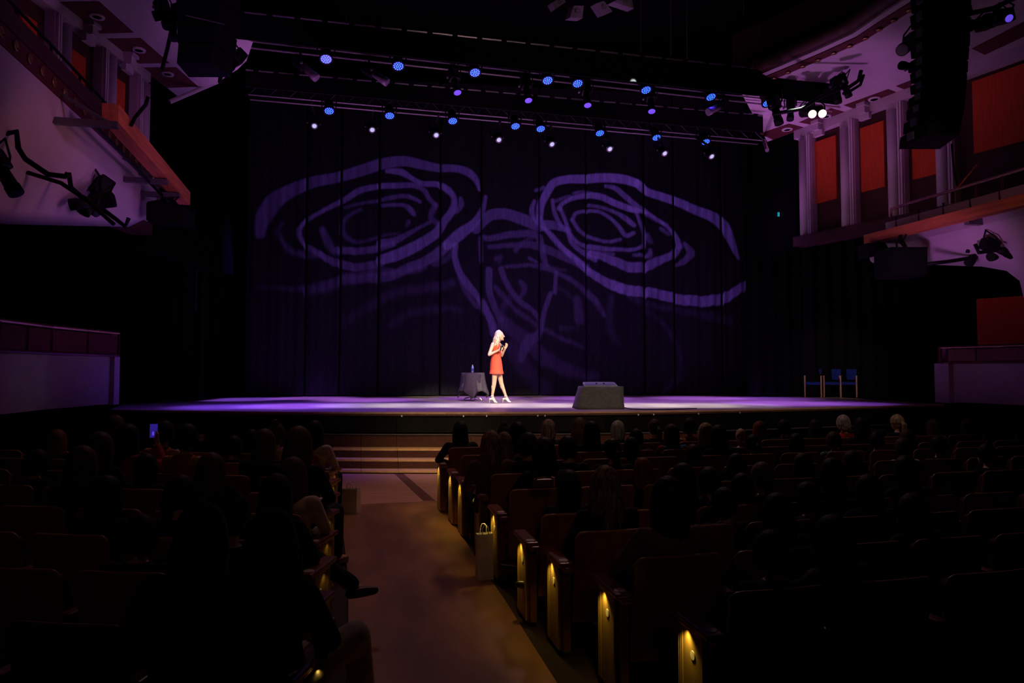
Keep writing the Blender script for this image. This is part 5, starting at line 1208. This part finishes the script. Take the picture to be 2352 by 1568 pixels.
# cocktail table with cloth, and bottle
c = onstage(1086, 919); TH = .745; a0 = .62/2
tb = empty('cocktail_table', c); tag(tb, 'small round table under a grey-violet cloth left of the speaker', 'table')
obj('table_top', MB().lathe([(0, TH-.03), (a0-.01, TH-.03), (a0, TH-.01), (0, TH-.008)], n=32), m_grey, tb)
obj('pole', MB().lathe([(.03, .05), (.03, TH-.03)], n=12), m_steel, tb, True)
for k in range(4):
    a = math.pi/4+k*math.pi/2+.35; obj('leg', MB().tube([(0, 0, .10), (.20*math.cos(a), .20*math.sin(a), .06), (.25*math.cos(a), .25*math.sin(a), .012)], .015, 8), m_steel, tb)
tcl = empty('tablecloth', c); tag(tcl, 'grey-violet square cloth draped over the small round table', 'tablecloth')
mb = MB(); n = 96; rings = []; HS = .66; rot0 = .25
for j in range(0, 13):
    ring = []
    for i in range(n):
        th = 2*math.pi*i/n; q_ = ((th+rot0) % (math.pi/2))-math.pi/4; reach = min(HS/max(math.cos(q_), .2)/1.0, HS*1.30)
        drop = .48+.20*(reach-HS)/(HS*.30)
        t = max(j-2, 0)/10
        if j < 3: r_ = a0*(j/2.0)*1.0 if j else .001; z = TH
        else:
            fold = .042*math.sin(th*11+1)+.02*math.sin(th*5+2); r_ = a0+.004+t*(.075+fold*1.1*t)+.02*t*(reach-HS); z = TH-drop*t-(.004 if j == 3 else 0)
        ring.append(V((r_*math.cos(th), r_*math.sin(th), max(z, .03))))
    rings.append(ring)
mb.loft(rings, cap=False); o = obj('cloth_drape', mb, cloth('grey_violet_cloth', (.095, .08, .085)), tcl, True); sm = o.modifiers.new('s', 'SOLIDIFY'); sm.thickness = .004
bt = empty('water_bottle', c+V((-.01, 0, TH+.005))); tag(bt, 'clear blue water bottle on the cloth-covered table', 'bottle')
m_bot = mat('blue_plastic', (.40, .55, .98), .15, var=0); m_lab = mat('blue_label', (.10, .16, .75), .4)
obj('bottle_body', MB().lathe([(0, 0), (.030, 0), (.033, .01), (.033, .13), (.025, .155), (.014, .172), (.014, .185), (0, .185)], n=20), m_bot, bt, True)
obj('label', MB().lathe([(.0337, .04), (.0345, .045), (.0345, .105), (.0337, .11)], n=20), m_lab, bt, True); obj('cap', MB().lathe([(0, .184), (.016, .184), (.016, .205), (0, .206)], n=16), CM['white'], bt)
# confidence monitor wedge under black cloth
d = 14.3; A = [onstage(1325, 940), onstage(1434, 939.5)]; g = (A[1]-A[0]).normalized(); nb = V((-g.y, g.x, 0)); H_ = .47
wd = empty('monitor_riser', A[0]); tag(wd, 'black cloth-covered sloping riser at the front edge of the stage', 'stage riser')
Bf = [A[0], A[1], A[1]+Z*H_+nb*.05, A[0]+g*.13+Z*H_+nb*.05]; Bb = [p+nb*(.62 if i < 2 else .5)+(g*.0) for i, p in enumerate(Bf)]
mb = MB(); mb.hexa(Bf, Bb); bmesh.ops.subdivide_edges(mb.bm, edges=mb.bm.edges[:], cuts=8, use_grid_fill=True)
rn = random.Random(2)
for v in mb.bm.verts: 
    q_ = v.co-A[0]
    if .02 < q_.z < H_-.02: v.co -= nb*(.018*math.sin(q_.dot(g)*9+q_.z*6)+.006*math.sin(q_.dot(g)*21-q_.z*17))
o = obj('cloth_cover', mb, cloth('black_cover_cloth', (.10, .095, .085)), wd, True); o.location = -A[0]
mo = empty('confidence_monitor', A[0]+g*.2+Z*H_); tag(mo, 'flat grey monitor lying on the black riser, facing the speaker', 'monitor')
q0, q1 = A[0]+g*.17+Z*H_+nb*.10, A[0]+g*.885+Z*H_+nb*.10
def kidm(name, mb, m, parent, smooth=False): o = obj(name, mb, m, parent, smooth); o.location = -V(parent.location); return o
kidm('casing', MB().hexa([q0, q1, q1+Z*.02, q0+Z*.02], [q0+g*.03+Z*.0+nb*.30, q1-g*.01+nb*.30, q1-g*.01+Z*.085+nb*.30, q0+g*.03+Z*.085+nb*.30]), mat('monitor_grey', (.30, .32, .34), .3), mo)
kidm('screen_panel', MB().hexa([q0+g*.03+Z*.026+nb*.02, q1-g*.03+Z*.026+nb*.02, q1-g*.03+Z*.03+nb*.02, q0+g*.03+Z*.03+nb*.02], [q0+g*.06+Z*.085+nb*.28, q1-g*.04+Z*.085+nb*.28, q1-g*.04+Z*.09+nb*.28, q0+g*.06+Z*.09+nb*.28]), m_grey, mo)
for t in (.40, .62): kidm('stand_foot', MB().box(q0.lerp(q1, t)+Z*.06+nb*.12, (.03, .02, .03)), m_fix, mo)
o = obj('floor_cable', MB().tube([V((p.x, p.y, STZ+.012)) for p in (onstage(1434, 937), onstage(1450, 940.5), onstage(1480, 941.5), onstage(1530, 941.5), onstage(1600, 939))], .010, 6), m_fix, smooth=True); tag(o, 'black cable running right from the riser along the stage edge', 'cable')
# blue chairs
m_blue = cloth('blue_seat_fabric', (.02, .05, .30)); m_leg = mat('light_wood_leg', (.72, .42, .24), .4)
def make_chair():
    r = empty('stage_chair'); w_, dp = .45, .46
    for x in (-1, 1):
        obj('leg', MB().box((x*w_/2, dp/2, .325), (.035, .045, .65)), m_leg, r); obj('leg', MB().box((x*w_/2, -dp/2, .30), (.03, .035, .60)), m_leg, r)
        obj('arm_rail', MB().box((x*w_/2, 0, .635), (.035, dp, .025)), m_leg, r); obj('side_rail', MB().box((x*w_/2, 0, .06), (.02, dp, .02)), m_leg, r)
    obj('seat', MB().box((0, .02, .415), (w_-.03, .46, .09), bev=.025), m_blue, r)
    mb = MB(); mb.box((0, 0, .65), (w_-.02, .055, .33), Matrix.Rotation(-.12, 4, 'X') @ Matrix.Translation((0, -.14, .02)), .02); obj('backrest', mb, m_blue, r)
    return r
ch = make_chair(); dirw = -_f.xy.to_3d().normalized(); face_ang = math.atan2(dirw.y, dirw.x)-math.pi/2-math.radians(30)
for i, (px, py) in enumerate(((1870, 911.5), (1914, 912), (1950, 912))):
    lab = 'blue upholstered armchair with pale wood legs, ' + ('leftmost, set a little apart', 'middle of the three', 'rightmost of the three')[i]
    p = onstage(px, py)
    if i == 0: o = ch; o.location = p; o.rotation_euler.z = face_ang; tag(o, lab, 'chair', 'blue chairs on stage')
    else: dup(ch, p, face_ang, label=lab, cat='chair', group='blue chairs on stage')
spot('chair_glow', onstage(1880, 925)+V((-1.0, -3.5, 4.6)), onstage(1915, 910)+Z*.4, 380, (.9, .6, .62), 24, .8, .1)
# ---------------------------------------------------------------- the speaker on stage
U = 16.9/FPX
so = onstage(1145, 926); sp = empty('person', so, -YAW); tag(sp, 'blond person in a short coral dress speaking into a microphone on stage', 'person')
s_ = so; USC = pix(so)[2]/FPX/8.25
def q3(xc, yc, y=0): return V(((xc-455)*USC, y, (1490-yc)*USC))
hc = q3(478, 208, -.02); hR = (.074, .097, .118); fdir = V((.985, -.17, 0)).normalized()
sR, sL = q3(352, 372, -.12), q3(468, 366, .10); eR, eL = q3(282, 572, -.20), q3(513, 585, .16); wR, wL = q3(455, 492, -.24), q3(580, 455, .02)
hpR, hpL = q3(395, 800, -.06), q3(450, 800, .06); kR, kL = q3(372, 1120, -.05), q3(505, 1110, .05); aR, aL = q3(338, 1345, -.02), q3(590, 1345, .06)
mb = MB()
def ring(xc, yc, rx, ry, y): c_ = q3(xc, yc, y); return [c_+V((rx*math.cos(a), ry*math.sin(a), 0)) for a in [2*math.pi*k/20 for k in range(20)]]
mb.loft([ring(430, 830, .10, .13, 0), ring(425, 780, .125, .165, 0), ring(420, 700, .12, .155, 0), ring(410, 600, .098, .125, 0), ring(412, 500, .10, .14, 0), ring(412, 420, .10, .15, 0), ring(412, 372, .075, .13, 0), ring(430, 345, .045, .06, 0)])
mb.chain([q3(425, 370), q3(462, 290, -.01)], [.05, .046]); 
sp_head = MB(); head(mb, hc, hR, fdir)
mb.chain([q3(400, 378, -.02), sR, eR, wR], [.05, .050, .038, .024]); mb.chain([q3(425, 378, .03), sL, eL, wL], [.05, .046, .036, .023])
mb.chain([hpR, kR, aR], [.080, .056, .031]); mb.chain([kR.lerp(aR, .25)+V((-.012, 0, 0)), kR.lerp(aR, .55)], [.050, .038])
mb.chain([hpL, kL, aL], [.080, .056, .031]); mb.chain([kL.lerp(aL, .25)+V((-.012, 0, 0)), kL.lerp(aL, .55)], [.050, .038])
tR, tL = q3(405, 1468, -.05), q3(660, 1462, .02)
mb.chain([aR, aR+V((.01, 0, -.04)), tR], [.031, .030, .022]); mb.chain([aL, aL+V((.02, 0, -.04)), tL], [.031, .030, .022])
hand(mb, wR, q3(505, 465, -.27)-wR, (.5, .6, -.2), (.2, -.2, 1), .95, 1.35)
hand(mb, wL, q3(610, 385, .0)-wL, (-.9, -.3, .1), (-.6, -.3, .1), .95, .35)
link('body', mb.fused('speaker_body', .0065, 2, .5), m_skin_hi, sp)
mb = MB(); dr = lambda *a: mb.loft([ring(*x) for x in a])
dr((417, 935, .178, .20, 0), (416, 860, .160, .19, 0), (412, 760, .150, .182, 0), (410, 680, .136, .165, 0), (408, 600, .118, .148, 0), (412, 500, .116, .155, 0), (412, 425, .112, .160, 0), (410, 385, .095, .145, 0), (412, 352, .07, .12, 0))
for p, r_ in ((q3(372, 368, -.10), .05), (q3(455, 366, .09), .05)): mb.ball(p, r_, 2)
link('dress', mb.fused('dress', .010, 3, .5), m_dress, sp)
m_neck = None
# hair: cap and long waves to the chest
mb = MB(); rotf = V((0, 1, 0)).rotation_difference(fdir).to_matrix(); rnd = random.Random(5)
mb.ball(hc+rotf @ V((0, -.022, .014)), (hR[0]+.018, hR[1]*.93, hR[2]+.012), 3, rotf)
for k in range(44):
    ang = -math.pi/2+(k+.5-22)/44*math.pi*1.12; dx, dy = math.cos(ang), math.sin(ang); P = []; R_ = []; phs = rnd.uniform(0, 6)
    for j in range(5): th = .12+j*.36; P.append(hc+rotf @ V(((hR[0]+.022)*dx*math.sin(th), -.012+(hR[1]+.012)*dy*math.sin(th), (hR[2]+.018)*math.cos(th)))); R_.append(.013)
    e = P[-1]; zb2 = q3(0, 400)[2]+rnd.uniform(-.05, .03)
    for j in range(1, 8):
        t = j/7; o_ = rotf @ V((dx, dy, 0)); w2 = .018*math.sin(phs+t*9)
        P.append(V((e.x-.035*t+o_.x*(.02*t)+w2, e.y-.015*t+o_.y*(.03*t)+w2*.6, e.z+(zb2-e.z)*t))); R_.append(.016*(1-.5*t)+.002)
    mb.tube(P, R_, 6)
link('hair', mb.fused('speaker_hair', .0085, 1, .5), HM['speaker'], sp)
# eyes and mouth as small parts of the face
mb = MB()
for s in (-1, 1): mb.ball(hc+rotf @ V((s*.030, hR[1]*.90, .012)), (.009, .006, .006), 1, rotf)
obj('eyes', mb, m_fix, sp); mb = MB(); mb.ball(hc+rotf @ V((0, hR[1]*.97, -.056)), (.020, .006, .007), 1, rotf); obj('lips', mb, mat('lips', (.55, .10, .10), .4), sp)
# heeled shoes
for a_, t_, nm in ((aR, tR, 0), (aL, tL, 1)):
    mb = MB(); heel = V((a_.x-.055, a_.y, .10)); 
    mb.chain([heel, a_+V((.01, 0, -.075)), t_+V((-.02, 0, .006)), t_+V((.025, 0, .0))], [.030, .034, .030, .016], 8)
    mb.tube([heel+V((-.012, 0, .0)), V((heel.x-.016, heel.y, .004))], [.016, .006], 8)
    mb.tube([a_+V((.034*math.cos(a), .034*math.sin(a), .0)) for a in [2*math.pi*k/12 for k in range(13)]], .008, 6)
    for sx in (-.03, .0): mb.chain([a_+V((sx, -.03, 0)), a_+V((sx+.03, -.03, -.07))], [.007, .007], 6)
    link('shoe', mb.fused('heeled_shoe', .006, 1, .6), m_whiteshoe, sp)
mic = empty('microphone', so, -YAW); tag(mic, 'black handheld microphone in the hand of the person on stage', 'microphone')
m0, m1 = q3(492, 500, -.295), q3(513, 405, -.275); ax = (m1-m0).normalized()
obj('handle', MB().tube([m0, m1], [.012, .017], 12), m_fix, mic, True); obj('grille_head', MB().ball(m1+ax*.012, (.024, .024, .026), 2), m_grey, mic, True); obj('ring', MB().tube([m1-ax*.008, m1-ax*.001], .019, 12), m_steel, mic)
# ---------------------------------------------------------------- dim house glow and added spots on aisle and audience
spot('house_glow_aisle', (1.0, 7.0, 8.5), (.7, 6.4, 0), 68, (1, .36, .22), 46, 1, .5)
spot('house_glow_front', (1.5, 9.5, 7.0), (1.2, 11.2, 0), 230, (1, .50, .42), 44, 1, .5)
spot('step_glow', (1.5, 8.0, 4.0), (1.5, 13.2, .4), 330, (1, .68, .34), 30, 1, .3)  # added spot that brightens the step treads
spot('audience_rim', (4.5, 12.6, 7.8), (4.5, 9.0, 1.0), 260, (1, .60, .50), 75, .8, .3)  # added rim spots on the heads, standing in for stage bounce
spot('audience_rim_left', (0.0, 12.6, 7.8), (-2.0, 9.0, 1.0), 160, (1, .50, .55), 60, .8, .3)
spot('house_warm', (1.0, -2.0, 5.5), (1.9, 6.6, .8), 42, (1, .56, .36), 25, 1, .5)
spot('aisle_violet', (2.6, 13.0, 7.6), (1.7, 5.8, .6), 12, (.45, .2, 1), 34, .9, .1)  # added spot that tints the armrest discs violet
spot('house_warm_left', (-.5, -2.0, 5.5), (-1.8, 7.5, .7), 22, (1, .46, .28), 30, 1, .5)
